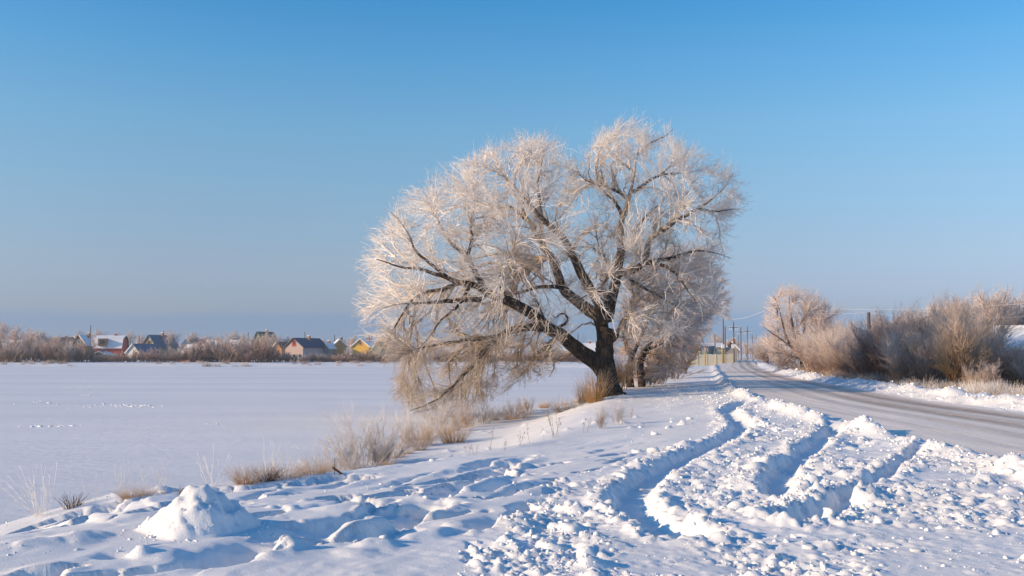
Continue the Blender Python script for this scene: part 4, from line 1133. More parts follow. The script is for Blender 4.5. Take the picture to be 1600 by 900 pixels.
# --- plants on the lake bank: pixel of the foot, height in pixels
def hgt(px, py, hpx):
    p = g(px, py)
    return p, hpx / FPX * p[1]
BANK = [
    ('frosted_reed', 'tall bunch of white frosted reed stems at the far left bank edge', 'reed', REEDS[0], M_GRASS_WHITE, 66, 806, 92, 1.0),
    ('frosted_reed', 'thin pale reed stems bending just left of the dark grass tuft', 'reed', REEDS[1], M_GRASS_WHITE, 88, 792, 58, 1.0),
    ('dark_grass_tuft', 'small dark brown dead grass tuft at the left bank edge', 'grass tuft', DARK[0], M_GRASS_DARK, 113, 794, 30, 0.35),
    ('dark_grass_tuft', 'smallest dark stubble tuft directly left of the dark brown tuft', 'grass tuft', DARK[0], M_GRASS_DARK, 99, 790, 24, 0.35),
    ('frosted_reed', 'short frosted reed spray between the dark tuft and the tan tuft', 'reed', REEDS[1], M_GRASS_WHITE, 146, 786, 52, 1.0),
    ('tan_grass_tuft', 'low tan grass tuft at the bank edge left of the snow heap', 'grass tuft', TUFT[1], M_GRASS_TAN, 205, 777, 30, 0.6),
    ('tan_grass_tuft', 'pale frosted grass tuft adjoining the low tan tuft on its right', 'grass tuft', TUFT[1], M_GRASS_WHITE, 228, 772, 26, 0.6),
    ('frosted_reed', 'white reed spray rising behind the low tan tuft', 'reed', REEDS[0], M_GRASS_WHITE, 190, 777, 66, 1.0),
    ('frosted_reed', 'white reed spray fanning up right behind the snow heap', 'reed', REEDS[1], M_GRASS_WHITE, 236, 770, 56, 1.0),
    ('frosted_reed', 'white reed spray leaning right above the snow heap', 'reed', REEDS[1], M_GRASS_WHITE, 258, 768, 52, 1.0),
    ('twiggy_weed', 'low brown twiggy weed poking from snow beside the heap top', 'weed', SMALL_BUSH[1], M_WEED, 280, 778, 20, 1.0),
    ('frosted_reed', 'faint tall reed wisps left of the big tan tuft', 'reed', REEDS[1], M_GRASS_WHITE, 335, 760, 72, 1.0),
    ('tan_grass_tuft', 'big tan frosted grass tuft at the left end of the thicket', 'grass tuft', TUFT[0], M_GRASS_TAN, 385, 757, 42, 0.62),
    ('dark_grass_tuft', 'dark brown matted grass clump inside the tan tufts', 'grass tuft', TUFT[0], M_GRASS_DARK, 417, 752, 34, 0.62),
    ('tan_grass_tuft', 'tan grass tuft right of the dark matted clump', 'grass tuft', TUFT[1], M_GRASS_TAN, 447, 748, 40, 0.55),
    ('frosted_reed', 'frosted reed stalks standing behind the tan grass tufts', 'reed', REEDS[0], M_GRASS_WHITE, 424, 748, 72, 1.0),
    ('frosted_reed', 'lone frosted reed bunch between tan tufts and white bush', 'reed', REEDS[1], M_GRASS_WHITE, 456, 742, 76, 1.0),
    ('tan_grass_tuft', 'rusty tan grass tuft just left of the broken stake', 'grass tuft', TUFT[1], M_GRASS_ORANGE, 488, 742, 34, 0.55),
    ('tan_grass_tuft', 'second rusty tuft touching the broken stake', 'grass tuft', TUFT[0], M_GRASS_TAN, 512, 738, 30, 0.62),
    ('frosted_bush', 'low frosted bush behind the broken stake', 'bush', SMALL_BUSH[0], M_BRUSH_WHITE, 505, 738, 62, 1.0),
    ('frosted_bush', 'largest white frosted bush on the lake bank', 'bush', SMALL_BUSH[0], M_BRUSH_WHITE, 566, 730, 98, 1.0),
    ('frosted_bush', 'white frosted bush leaning on the right side of the largest one', 'bush', SMALL_BUSH[0], M_BRUSH_WHITE, 600, 724, 80, 1.0),
    ('frosted_bush', 'narrow white bush left of the largest frosted bush', 'bush', SMALL_BUSH[1], M_BRUSH_WHITE, 538, 732, 68, 1.0),
    ('frosted_bush', 'pale low bush in front of the right side of the white thicket', 'bush', SMALL_BUSH[1], M_BRUSH_WHITE, 585, 728, 50, 1.0),
    ('tan_grass_tuft', 'tan tuft under the drooping willow twigs, left one of the pair', 'grass tuft', TUFT[0], M_GRASS_ORANGE, 655, 698, 44, 0.62),
    ('tan_grass_tuft', 'tan tuft under the drooping willow twigs, right one of the pair', 'grass tuft', TUFT[0], M_GRASS_ORANGE, 708, 692, 40, 0.62),
    ('frosted_bush', 'pale hazy bush on the lower bank beneath the lowest willow limb', 'bush', SMALL_BUSH[0], M_BRUSH_WHITE, 690, 676, 58, 1.0),
    ('frosted_bush', 'faint frosted bush between the white thicket and the tan pair', 'bush', SMALL_BUSH[1], M_BRUSH_WHITE, 632, 700, 60, 1.0),
    ('frosted_bush', 'faint pinkish bush above the right tan tuft of the pair', 'bush', SMALL_BUSH[0], M_BRUSH, 728, 668, 44, 1.0),
    ('tan_grass_tuft', 'small tan tuft on the slope between the willow twigs and trunk', 'grass tuft', TUFT[1], M_GRASS_TAN, 806, 655, 32, 0.55),
    ('tan_grass_tuft', 'frosted tan tuft nearest the left of the willow trunk foot', 'grass tuft', TUFT[1], M_GRASS_TAN, 882, 642, 32, 0.55),
    ('tall_dry_grass', 'tall orange dry grass leaning on the left of the willow trunk', 'grass tuft', TALL, M_GRASS_ORANGE, 930, 628, 58, 1.6),
    ('tall_dry_grass', 'shorter orange dry grass outside the tall clump by the willow', 'grass tuft', TALL, M_GRASS_TAN, 912, 630, 38, 1.6),
    ('frosted_bush', 'frosted twiggy bush of thin stems in front of the willow foot', 'bush', SMALL_BUSH[1], M_BRUSH_WHITE, 968, 664, 44, 1.0),
    ('frosted_bush', 'sparse grey stems beside the bush in front of the willow foot', 'bush', SMALL_BUSH[1], M_WEED, 938, 670, 36, 1.0),
    ('olive_shrub', 'olive brown shrub right of the two dark crooked stems', 'shrub', SHRUBS[2], M_BRUSH_OLIVE, 1030, 600, 66, 3.0),
    ('olive_shrub', 'broad tan shrub at the road side of the willow group', 'shrub', SHRUBS[0], M_BRUSH_OLIVE, 1048, 592, 88, 3.0),
    ('brown_shrub', 'pinkish brown shrub directly before the bent slender tree', 'shrub', SHRUBS[2], M_BRUSH, 1064, 584, 84, 3.0),
    ('orange_shrub', 'orange brown shrub between the willow trunk and the crooked stems', 'shrub', SHRUBS[2], M_GRASS_ORANGE, 972, 610, 52, 3.0),
    ('orange_shrub', 'low rust coloured shrub at the feet of the crooked stems', 'shrub', SHRUBS[1], M_GRASS_ORANGE, 1015, 604, 40, 3.0),
]
for nm, lab, cat, me, mat, px, py, hp, hm in BANK:
    p, h = hgt(px, py, hp)
    plant(nm, lab, cat, me, mat, p, h / hm)

WD = [('dry stalk with seed heads, first left of the row below the willow', 3, 767, 703, 44), ('pair of thin bare stalks right of the first seedy stalk', 1, 812, 698, 44), ('single straight stalk beside the pair of bare stalks', 3, 826, 694, 38),
      ('short single stalk left of the bushy seed-head weed', 3, 850, 690, 30), ('bushiest seed-head weed in the row below the willow', 2, 869, 684, 46), ('short weed stalk at the left end below the tan tufts', 1, 731, 710, 32),
      ('thin weed stalk on the snow between the tan pair and first seedy stalk', 1, 742, 712, 34), ('low brown weed with drooping heads lying on the snow', 2, 788, 704, 18), ('slim weed in front of the frosted bush near the willow', 1, 915, 676, 44),
      ('tiny weed near the snow lumps below the willow', 1, 985, 656, 30), ('low weed poking behind the snow heap', 1, 292, 776, 18)]
for lab, k, px, py, hp in WD:
    p, h = hgt(px, py, hp)
    r_ = empty('seed_head_weed', (p[0], p[1], H0(*p)), random.uniform(0, 6.28)); r_.scale = (h / 0.6,) * 3
    setp(r_, lab, 'weed')
    link_mesh('stalk', WEEDS[k][0], M_WEED, r_); link_mesh('seed_head', WEEDS[k][1], M_WEED, r_)['kind'] = 'stuff'

# the thin line of small frosted tufts along the lake shore
for i in range(46):
    t = i / 45.0
    y = 21 + 48 * t ** 1.3
    xs = np.interp(y, [20, 23, 28, 36, 45.7, 55.8, 64, 80], [-6.8, -5, -4.1, -3.7, -1.7, 0.7, 4, 8]) + random.uniform(-0.1, 0.9)
    s = random.uniform(0.45, 1.0)
    plant('shore_tuft', 'small frosted grass tuft in the row along the near lake shore', 'grass tuft', random.choice(TUFT + SMALL_BUSH[:1]), random.choice([M_GRASS_TAN, M_BRUSH_WHITE, M_GRASS_WHITE]), (xs, y), s, group='frosted tufts along the near lake shore')

# --- hedge and thicket on the right of the road
HEDGE = [(1206, 586, 520), (1225, 592, 535), (1285, 597, 500), (1305, 600, 515), (1322, 599, 508), (1340, 603, 512), (1360, 603, 502), (1378, 607, 515), (1395, 600, 498), (1412, 603, 492), (1428, 606, 505), (1446, 602, 488),
         (1462, 606, 492), (1480, 602, 478), (1497, 607, 486), (1515, 603, 474), (1532, 608, 490), (1548, 603, 482), (1566, 608, 500), (1584, 604, 488), (1600, 608, 500), (1618, 606, 486), (1640, 608, 490), (1670, 610, 480), (1700, 612, 490)]
def push(px, d):
    a = ray(px, 500)[0]
    while a * d < road_right(d) + 3.3 and d < 140: d += 1.0
    return d
ORD = ['first', 'second', 'third', 'fourth', 'fifth', 'sixth', 'seventh', 'eighth', 'ninth', 'tenth', 'eleventh', 'twelfth', 'thirteenth', 'fourteenth', 'fifteenth', 'sixteenth', 'seventeenth', 'eighteenth', 'nineteenth', 'twentieth']
ORD += ['twenty-' + q for q in ORD[:9]] + ['thirtieth'] + ['thirty-' + q for q in ORD[:9]] + ['fortieth']
for px, by, ty in HEDGE:
    ORIG = ty
    if px > 1525: ty = 541
    for j in range(2):
        x = px + random.uniform(-7, 7); d = 1.8 * FPX / (by - 550 + random.uniform(-3, 3)) * (1 + 0.14 * j)
        d = push(x, d)
        if 1370 < px < 1420: m = M_BRUSH_DARK
        elif 1430 < px < 1530: m = random.choice([M_BRUSH_OLIVE, M_BRUSH_OLIVE, M_BRUSH])
        elif px > 1530: m = random.choice([M_BRUSH_DARK, M_BRUSH_OLIVE, M_BRUSH])
        else: m = M_BRUSH
        p = at(x, by, d)
        h = (550 - ty) / FPX * d + 1.8 + random.uniform(-0.9, 0.5)
        kind = {M_BRUSH: 'pinkish frosted', M_BRUSH_DARK: 'dark brown', M_BRUSH_OLIVE: 'olive tan'}[m]
        plant('hedge_shrub', '%s leafless shrub, %s from the left in the %s row of the right thicket' % (kind, ORD[HEDGE.index((px, by, ORIG))], ('front', 'back')[j]), 'shrub', random.choice(SHRUBS), m, (p.x, d), h / 3.0 * 0.94, group='leafless shrubs in the thicket right of the road')
random.seed(21)
for i in range(96):
    y = 27 + 42 * random.random() ** 1.2
    x = float(road_right(y)) + 1.7 + 3.2 * random.random()
    m = M_GRASS_WHITE if random.random() < 0.45 and y < 50 else M_WEED
    plant('frosted_weed', 'low frosted weed clump between the right snowbank and the thicket', 'weed', random.choice(LOWWEED), m, (x, y), random.uniform(0.65, 1.15), group='low frosted weeds in front of the thicket')
for i in range(30):
    y = 50 + 45 * random.random()
    x = float(road_right(y)) + 2.4 + 1.6 * random.random()
    plant('brown_weed', 'low brown twiggy growth at the foot of the roadside hedge', 'weed', random.choice(LOWWEED), M_BRUSH_DARK, (x, y), random.uniform(0.8, 1.4), group='low brown growth at the hedge foot')

def far_tree(px, ty, d, label, group=None, mat=None, name='frosted_tree', squash=1.0):
    x = at(px, 500, d).x; z = H0(x, d)
    h = (550 - ty) / FPX * d + 1.8 - z
    k = random.randrange(3)
    r_ = empty(name, (x, d, z), random.uniform(0, 6.28)); s = h / FT_H[k]; r_.scale = (s * squash, s * squash, s)
    setp(r_, label, 'tree', group)
    link_mesh('trunk', FAR_TREES[k][0], M_BARK, r_); link_mesh('crown', FAR_TREES[k][1], mat or M_BRUSH, r_)
for px, ty, d in [(1275, 452, 95), (1290, 468, 100), (1375, 488, 120), (1390, 492, 125), (1432, 480, 92), (1448, 474, 95), (1470, 470, 100), (1490, 462, 85), (1510, 466, 88), (1528, 452, 84), (1545, 444, 82), (1562, 448, 84), (1580, 456, 88), (1598, 448, 86),
                  (1620, 450, 84), (1650, 455, 90), (1320, 500, 130), (1345, 503, 130), (1410, 490, 120)]:
    TL = sorted([1275, 1290, 1375, 1390, 1432, 1448, 1470, 1490, 1510, 1528, 1545, 1562, 1580, 1598, 1620, 1650, 1320, 1345, 1410])
    far_tree(px, ty, d, 'frosted bare tree rising behind the right thicket, %s of them from the left' % ORD[TL.index(px)], 'bare trees behind the right thicket')
for px, ty, d in [(1150, 527, 300), (1120, 520, 260), (1138, 528, 320), (1165, 533, 340), (1200, 520, 240), (1212, 512, 200), (1205, 530, 330), (1195, 535, 360), (1190, 540, 380), (1182, 541, 400), (1060, 520, 300), (1085, 524, 300), (1172, 540, 380)]:
    far_tree(px, ty, d, 'distant frosted tree near the far end of the road', 'distant trees at the far end of the road')

# ------------------------------------------------------------------ village across the lake
random.seed(3)
def cmat(name, col, var=0.18, scale=1.5, rough=0.75): return plain_mat(name, col, rough, var, scale)
MW = {k: cmat(k, c) for k, c in {'red_paint': (0.42, 0.06, 0.04), 'pink_plaster': (0.50, 0.38, 0.34), 'white_plaster': (0.72, 0.70, 0.66), 'cream_plaster': (0.70, 0.58, 0.40), 'yellow_paint': (0.75, 0.45, 0.07),
      'brown_logs': (0.20, 0.12, 0.07), 'green_paint': (0.16, 0.21, 0.15), 'pale_green': (0.34, 0.38, 0.28), 'orange_boards': (0.58, 0.30, 0.10), 'grey_boards': (0.26, 0.24, 0.23), 'blue_paint': (0.10, 0.20, 0.32),
      'teal_paint': (0.07, 0.15, 0.17), 'roof_blue': (0.03, 0.08, 0.14), 'roof_steel': (0.07, 0.16, 0.25), 'roof_brown': (0.12, 0.08, 0.06), 'roof_green': (0.05, 0.12, 0.07), 'dark_fence': (0.10, 0.055, 0.045),
      'window_white': (0.75, 0.74, 0.72), 'brick': (0.34, 0.16, 0.10), 'fence_yellow': (0.62, 0.56, 0.43), 'pipe_yellow': (0.42, 0.31, 0.14), 'insulator_white': (0.75, 0.75, 0.75), 'box_white': (0.78, 0.76, 0.74)}.items()}
M_PANE, nt, b = new_mat('window_glass')
b.inputs['Base Color'].default_value = (0.03, 0.04, 0.05, 1); b.inputs['Roughness'].default_value = 0.08

def box_geo(x0, x1, y0, y1, z0, z1):
    V = [(x0, y0, z0), (x1, y0, z0), (x1, y1, z0), (x0, y1, z0), (x0, y0, z1), (x1, y0, z1), (x1, y1, z1), (x0, y1, z1)]
    F = [(0, 3, 2, 1), (4, 5, 6, 7), (0, 1, 5, 4), (1, 2, 6, 5), (2, 3, 7, 6), (3, 0, 4, 7)]
    return V, F
def py_mesh(name, V, F):
    me = bpy.data.meshes.new(name); me.from_pydata([tuple(v) for v in V], [], F); me.update(); return me
def boxo(name, x0, x1, y0, y1, z0, z1, mat, parent):
    V, F = box_geo(x0, x1, y0, y1, z0, z1)
    return link_mesh(name, py_mesh(name, V, F), mat, parent)
def slab(name, quad, n, t, mat, parent):
    """a roof slope: quad of four points thickened by t along n"""
    q = [Vector(p) for p in quad]; n = Vector(n).normalized() * t
    V = q + [p + n for p in q]
    F = [(0, 3, 2, 1), (4, 5, 6, 7), (0, 1, 5, 4), (1, 2, 6, 5), (2, 3, 7, 6), (3, 0, 4, 7)]
    return link_mesh(name, py_mesh(name, V, F), mat, parent)

def window(parent, cx, cz, w, h, yf, mat=None):
    f = boxo('window', cx - w / 2 - 0.09, cx + w / 2 + 0.09, yf - 0.05, yf + 0.02, cz - h / 2 - 0.09, cz + h / 2 + 0.09, mat or MW['window_white'], parent)
    boxo('pane', cx - w / 2, cx + w / 2, yf - 0.075, yf - 0.045, cz - h / 2, cz + h / 2, M_PANE, f)

def house(name, label, xl, xr, y_ridge, y_eave, D, wall, roof_l, roof_r, kind='gable', depth=8.0, rot=0.0, cat='house', wins=2, gable_win=None, chimney=True, group=None, base_y=None, door=False):
    W = (xr - xl) / FPX * D
    cx = at((xl + xr) / 2, 500, D).x
    gz = H0(cx, D)
    He = CAM_Z + (550 - y_eave) / FPX * D - gz; Hr = CAM_Z + (550 - y_ridge) / FPX * D - gz
    r = empty(name, (cx, D, gz - 0.15), rot)
    setp(r, label, cat, group)
    w = W / 2; d = depth; wm = MW[wall]; RL = M_ROOFSNOW if roof_l == 'snow' else MW[roof_l]; RR = M_ROOFSNOW if roof_r == 'snow' else MW[roof_r]
    if kind == 'gable':        # gable end towards the lake
        V = [(-w, 0, 0), (w, 0, 0), (w, 0, He), (0, 0, Hr), (-w, 0, He)]; V = V + [(x, d, z) for x, _, z in V]
        F = [(0, 1, 2, 3, 4), (9, 8, 7, 6, 5), (0, 5, 6, 1), (1, 6, 7, 2), (2, 7, 8, 3), (3, 8, 9, 4), (4, 9, 5, 0)]
        link_mesh('wall', py_mesh('wall', V, F), wm, r)
        e = 0.45; sl = (Hr - He) / w
        for s, m in ((-1, RL), (1, RR)):
            slab('roof_slope', [(s * (w + e), -e, He - sl * e + 0.01), (s * (w + e), d + e, He - sl * e + 0.01), (0, d + e, Hr + 0.01), (0, -e, Hr + 0.01)], (s * sl, 0, 1), 0.22, m, r)
    elif kind == 'mansard':    # broken roof, eaves side to the lake
        zk = He + (Hr - He) * 0.72
        V = [(-w, 0, 0), (-w, 0, He), (-w, 0.9, zk), (-w, d / 2, Hr), (-w, d - 0.9, zk), (-w, d, He), (-w, d, 0)]; n = len(V); V = V + [(w, y, z) for _, y, z in V]
        F = [tuple(range(n)), tuple(range(2 * n - 1, n - 1, -1))] + [(i, i + n, (i + 1) % n + n, (i + 1) % n) for i in range(n)]
        link_mesh('wall', py_mesh('wall', V, F), wm, r)
        e = 0.4
        prof = [(-0.3, He - 0.5), (0.9, zk), (d / 2, Hr), (d - 0.9, zk), (d + 0.3, He - 0.5)]
        for (y0, z0), (y1, z1), m in zip(prof[:-1], prof[1:], (RL, RL, RR, RR)):
            slab('roof_slope', [(-w - e, y0, z0 + 0.01), (w + e, y0, z0 + 0.01), (w + e, y1, z1 + 0.01), (-w - e, y1, z1 + 0.01)], (0, -(z1 - z0), (y1 - y0)), 0.2, m, r)
        b1 = boxo('dormer', -w * 0.7, -w * 0.05, -0.8, 1.2, He + 0.2, He + 2.2, MW['brown_logs'], r)
        boxo('dormer_window', -w * 0.55, -w * 0.2, -0.84, -0.79, He + 0.7, He + 1.8, M_PANE, b1)
    else:                      # eaves side towards the lake
        V = [(-w, 0, 0), (-w, 0, He), (-w, d / 2, Hr), (-w, d, He), (-w, d, 0)]; V = V + [(w, y, z) for _, y, z in V]
        F = [(0, 1, 2, 3, 4), (9, 8, 7, 6, 5), (0, 5, 6, 1), (1, 6, 7, 2), (2, 7, 8, 3), (3, 8, 9, 4), (4, 9, 5, 0)]
        link_mesh('wall', py_mesh('wall', V, F), wm, r)
        e = 0.45; sl = (Hr - He) / (d / 2)
        slab('roof_slope', [(-w - e, -e, He - sl * e + 0.01), (w + e, -e, He - sl * e + 0.01), (w + e, d / 2, Hr + 0.01), (-w - e, d / 2, Hr + 0.01)], (0, -sl, 1), 0.22, RL, r)
        slab('roof_slope', [(-w - e, d + e, He - sl * e + 0.01), (w + e, d + e, He - sl * e + 0.01), (w + e, d / 2, Hr + 0.01), (-w - e, d / 2, Hr + 0.01)], (0, sl, 1), 0.22, RR, r)
    for i in range(wins):
        window(r, -w + (i + 0.5) * 2 * w / wins, min(1.6, He * 0.55), 0.8, 1.0, 0)
    if gable_win:
        gw, gh, gm = gable_win
        f = boxo('gable_window', -gw / 2, gw / 2, -0.06, 0.02, He + 0.1, He + 0.1 + gh, MW[gm], r)
        boxo('pane', -gw / 5, gw / 5, -0.09, -0.055, He + 0.1 + gh * 0.25, He + 0.1 + gh * 0.75, M_PANE, f)
    if chimney:
        ch = boxo('chimney', w * 0.25, w * 0.25 + 0.6, d * 0.45, d * 0.45 + 0.6, He + (Hr - He) * 0.4, Hr + 0.7, MW['brick'], r)
        boxo('chimney_snow', w * 0.25 - 0.05, w * 0.25 + 0.65, d * 0.45 - 0.05, d * 0.45 + 0.65, Hr + 0.7, Hr + 0.85, M_ROOFSNOW, ch)
    return r

house('dacha', 'red house with a tall snowy broken roof and a brown dormer', 150, 189, 524, 541, 275, 'red_paint', 'snow', 'roof_blue', 'mansard', 7, 0.12, wins=3)
house('dacha', 'pinkish gabled house with blue roof and a square red gable window', 443, 477, 528, 541, 268, 'pink_plaster', 'roof_brown', 'roof_blue', 'gable', 11, -0.42, wins=3, gable_win=(1.3, 1.9, 'red_paint'))
house('dacha', 'pale green gabled house with a steel blue roof side', 221, 247, 523, 540, 285, 'pale_green', 'roof_brown', 'roof_steel', 'gable', 9, -0.38, wins=1, gable_win=(1.8, 1.6, 'brown_logs'))
house('dacha', 'small white gabled cottage in front of the pale green house', 198, 221, 537, 549, 268, 'white_plaster', 'snow', 'roof_steel', 'gable', 8, -0.3, wins=1, chimney=False)
house('dacha', 'brown log house with a pointed gable left of the red house', 113, 136, 523, 537, 300, 'brown_logs', 'roof_brown', 'snow', 'gable', 7, -0.2, wins=1, gable_win=(1.4, 1.2, 'grey_boards'))
house('dacha', 'reddish roofed house half hidden by bushes left of the brown log house', 80, 107, 527, 536, 320, 'grey_boards', 'roof_brown', 'roof_brown', 'side', 7, 0.1)
house('dacha', 'cream house with snowy roof among the bushes at the left picture edge', -6, 27, 531, 541, 280, 'cream_plaster', 'snow', 'snow', 'side', 7, 0.1)
house('dacha', 'low house under a thick snowy roof right of the steel blue roof', 284, 314, 538, 551, 268, 'brown_logs', 'snow', 'snow', 'side', 6, -0.25, wins=2)
house('dacha', 'bluish roofed house behind the low thick-snowed house', 287, 312, 530, 537, 310, 'grey_boards', 'roof_steel', 'roof_steel', 'side', 7, 0.0)
house('dacha', 'two small snowy roofed cabin between low house and round bushes', 322, 340, 531, 540, 300, 'brown_logs', 'snow', 'snow', 'side', 6, 0.0)
house('dacha', 'cream walled cottage behind the tall frosted bushes', 349, 371, 531, 537, 290, 'cream_plaster', 'snow', 'snow', 'side', 6, 0.1)
house('dacha', 'steep green gabled house standing highest behind the bushes', 394, 412, 518, 532, 330, 'green_paint', 'roof_green', 'roof_green', 'gable', 7, -0.5, wins=1)
house('dacha', 'small brown gable peeking left of the pinkish house', 426, 441, 534, 543, 290, 'orange_boards', 'snow', 'roof_brown', 'gable', 6, -0.2, wins=1, chimney=False)
house('dacha', 'white walled house right behind the pinkish house', 491, 510, 535, 541, 285, 'white_plaster', 'snow', 'snow', 'gable', 8, -0.3, wins=1)
house('dacha', 'grey cabin with a dark door between white wall and brown gable', 503, 514, 536, 542, 275, 'grey_boards', 'roof_brown', 'snow', 'gable', 6, -0.2, wins=1, chimney=False)
house('dacha', 'brown gabled cabin with snow on its porch roof', 522, 541, 530, 539, 280, 'orange_boards', 'snow', 'snow', 'gable', 7, 0.25, wins=2)
house('dacha', 'bright yellow gabled house with snow-edged roof', 550, 577, 529, 540, 280, 'yellow_paint', 'snow', 'snow', 'gable', 8, -0.2, wins=2, gable_win=(1.4, 1.4, 'orange_boards'))
house('dacha', 'pale green cabin between the yellow house and the willow twigs', 583, 595, 533, 543, 275, 'pale_green', 'snow', 'roof_green', 'gable', 6, -0.1, wins=1, chimney=False)
house('dacha', 'low snowy roofed shed seen under the lower willow limb', 698, 722, 543, 550, 270, 'cream_plaster', 'snow', 'snow', 'side', 5, 0.0, chimney=False)
house('dacha', 'long low house with snowy roof seen left of the leaning limb', 778, 812, 544, 551, 270, 'cream_plaster', 'snow', 'snow', 'side', 6, 0.15)
house('dacha', 'pale orange house seen below the leaning willow limb', 862, 892, 534, 546, 275, 'cream_plaster', 'snow', 'roof_brown', 'side', 7, 0.2)
house('dacha', 'white building framed between the willow limb and trunk', 907, 930, 536, 549, 270, 'white_plaster', 'snow', 'snow', 'side', 7, 0.0)
house('shed', 'small grey shed with snow roof low among the bushes near the left houses', 82, 98, 545, 550, 268, 'grey_boards', 'snow', 'snow', 'side', 4, 0.0, cat='shed', wins=1, chimney=False)
house('shed', 'low shed with a frosted roof under the red house', 143, 170, 549, 554, 264, 'grey_boards', 'snow', 'snow', 'gable', 4, 0.0, cat='shed', wins=1, chimney=False)
# at the end of the road and on the right
house('roadside_house', 'yellow and white house with a flat snowy roof behind the pale fence', 1098, 1132, 536, 541, 185, 'cream_plaster', 'snow', 'snow', 'side', 8, 0.0, wins=4, chimney=False)
house('roadside_house', 'small cream gabled house at the left end of the pale fence', 1076, 1094, 535, 543, 182, 'cream_plaster', 'snow', 'snow', 'gable', 7, 0.0, wins=1)
house('teal_shed', 'teal shed with a sloping roof in front of the yellow and white house', 1101, 1114, 541, 546, 176, 'teal_paint', 'roof_blue', 'roof_blue', 'side', 3, 0.0, cat='shed', wins=1, chimney=False)
house('roadside_house', 'dark house with a reddish gable roof right of the pale fence', 1133, 1151, 533, 543, 200, 'grey_boards', 'brick', 'snow', 'gable', 8, -0.2, wins=1)
house('roadside_building', 'snow roofed building behind the thicket at the right picture edge', 1566, 1650, 508, 538, 62, 'white_plaster', 'snow', 'snow', 'side', 4.4, -0.5, cat='building', wins=3)

# small wooden hut with an open pointed front in the thicket
hp = at(1386, 570, 62); hz = H0(hp.x, 62)
hut = empty('pointed_hut', (hp.x, 61, hz - 0.1), -0.25); setp(hut, 'small pointed wooden hut at the foot of the dark thicket', 'hut')
V = [(-0.42, 0, 0), (0.42, 0, 0), (0.42, 0, 1.1), (0, 0, 1.75), (-0.42, 0, 1.1)]; V = V + [(x, 1.2, z) for x, _, z in V]
link_mesh('wall', py_mesh('wall', V, [(0, 1, 2, 3, 4), (9, 8, 7, 6, 5), (0, 5, 6, 1), (1, 6, 7, 2), (2, 7, 8, 3), (3, 8, 9, 4), (4, 9, 5, 0)]), cmat('hut_boards', (0.35, 0.24, 0.09)), hut)
for s, m in ((-1, M_ROOFSNOW), (1, MW['roof_brown'])):
    slab('roof_slope', [(s * 0.55, -0.15, 0.92), (s * 0.55, 1.3, 0.92), (0, 1.3, 1.77), (0, -0.15, 1.77)], (s * 1.5, 0, 1), 0.07, m, hut)
boxo('door', -0.2, 0.2, -0.03, 0.01, 0.1, 1.1, MW['brown_logs'], hut)
# snow-capped stump of straw further right
sp = at(1523, 575, 44)
plant('snowy_straw_clump', 'pale tan straw clump capped with snow in the right thicket', 'grass tuft', TALL, M_GRASS_TAN, (sp.x, 44), 0.7)

# far fence along the village gardens, in separate lengths
def plank_fence(label, x0, x1, D, top, mat, name='garden_fence'):
    a = at(x0, 555, D).x; b_ = at(x1, 555, D).x
    z = H0((a + b_) / 2, D)
    r = empty(name, ((a + b_) / 2, D, z)); setp(r, label, 'fence')
    n = max(2, int((b_ - a) / 2.6)); w = (b_ - a) / n
    me = None
    for i in range(n):
        x = a + i * w - (a + b_) / 2
        if me is None:
            V = []; F = []
            k = int(w / 0.16)
            for q in range(k):
                v, f = box_geo(q * 0.16, q * 0.16 + 0.14, 0, 0.03, 0.05, top + random.uniform(-0.05, 0.05))
                F += [tuple(i_ + len(V) for i_ in ff) for ff in f]; V += v
            v, f = box_geo(0, w, 0.03, 0.08, top * 0.7, top * 0.7 + 0.08); F += [tuple(i_ + len(V) for i_ in ff) for ff in f]; V += v
            me = py_mesh('fence_panel', V, F)
            V, F = box_geo(-0.06, 0.06, -0.06, 0.06, -0.2, top + 0.15); pm = py_mesh('post', V, F)
        o = link_mesh('fence_panel', me, mat, r, (x, 0, 0)); o['kind'] = 'stuff'
        link_mesh('post', pm, mat, r, (x, 0, 0))
plank_fence('dark brown plank fence from the pinkish house to the willow twigs', 488, 604, 262, 1.7, MW['dark_fence'])
plank_fence('dark red plank fence below the low thick-snowed house', 272, 302, 264, 1.5, MW['red_paint'])
plank_fence('long dark garden fence seen below the willow limbs', 690, 905, 264, 1.5, MW['dark_fence'])

# pale panel fence near the end of the road
pa = at(1076, 560, 166).x; pb = at(1147, 560, 166).x; pz = H0((pa + pb) / 2, 166)
pf = empty('pale_fence', ((pa + pb) / 2, 166, pz)); setp(pf, 'pale yellow panel fence at the far end of the road left of the poles', 'fence')
npn = 5; w = (pb - pa) / npn
V, F = box_geo(0.04, w - 0.04, 0, 0.08, -0.1, 1.85); pm = py_mesh('fence_panel', V, F)
V, F = box_geo(-0.08, 0.08, -0.05, 0.13, -0.3, 1.95); qm = py_mesh('fence_post', V, F)
V, F = box_geo(0.0, w, -0.03, 0.12, 1.853, 1.94); sm_ = py_mesh('snow_cap', V, F)
for i in range(npn):
    p_ = link_mesh('fence_panel', pm, MW['fence_yellow'], pf, (-(pb - pa) / 2 + i * w, 0, 0))
    link_mesh('fence_post', qm, MW['fence_yellow'], pf, (-(pb - pa) / 2 + i * w, 0, 0))
for px, lab in ((1102, 'yellow marker post before the left half of the pale fence'), (1129, 'yellow marker post before the right half of the pale fence, under the tallest pole')):
    q = at(px, 560, 160); z = H0(q.x, 160)
    o = link_mesh('yellow_post', py_mesh('yellow_post', *box_geo(-0.11, 0.11, -0.11, 0.11, -0.3, 2.9)), MW['pipe_yellow'], None, (q.x, 160, z)); setp(o, lab, 'post')
    # a cap
    link_mesh('cap', py_mesh('cap', *box_geo(-0.14, 0.14, -0.14, 0.14, 2.9, 2.98)), MW['pipe_yellow'], o)
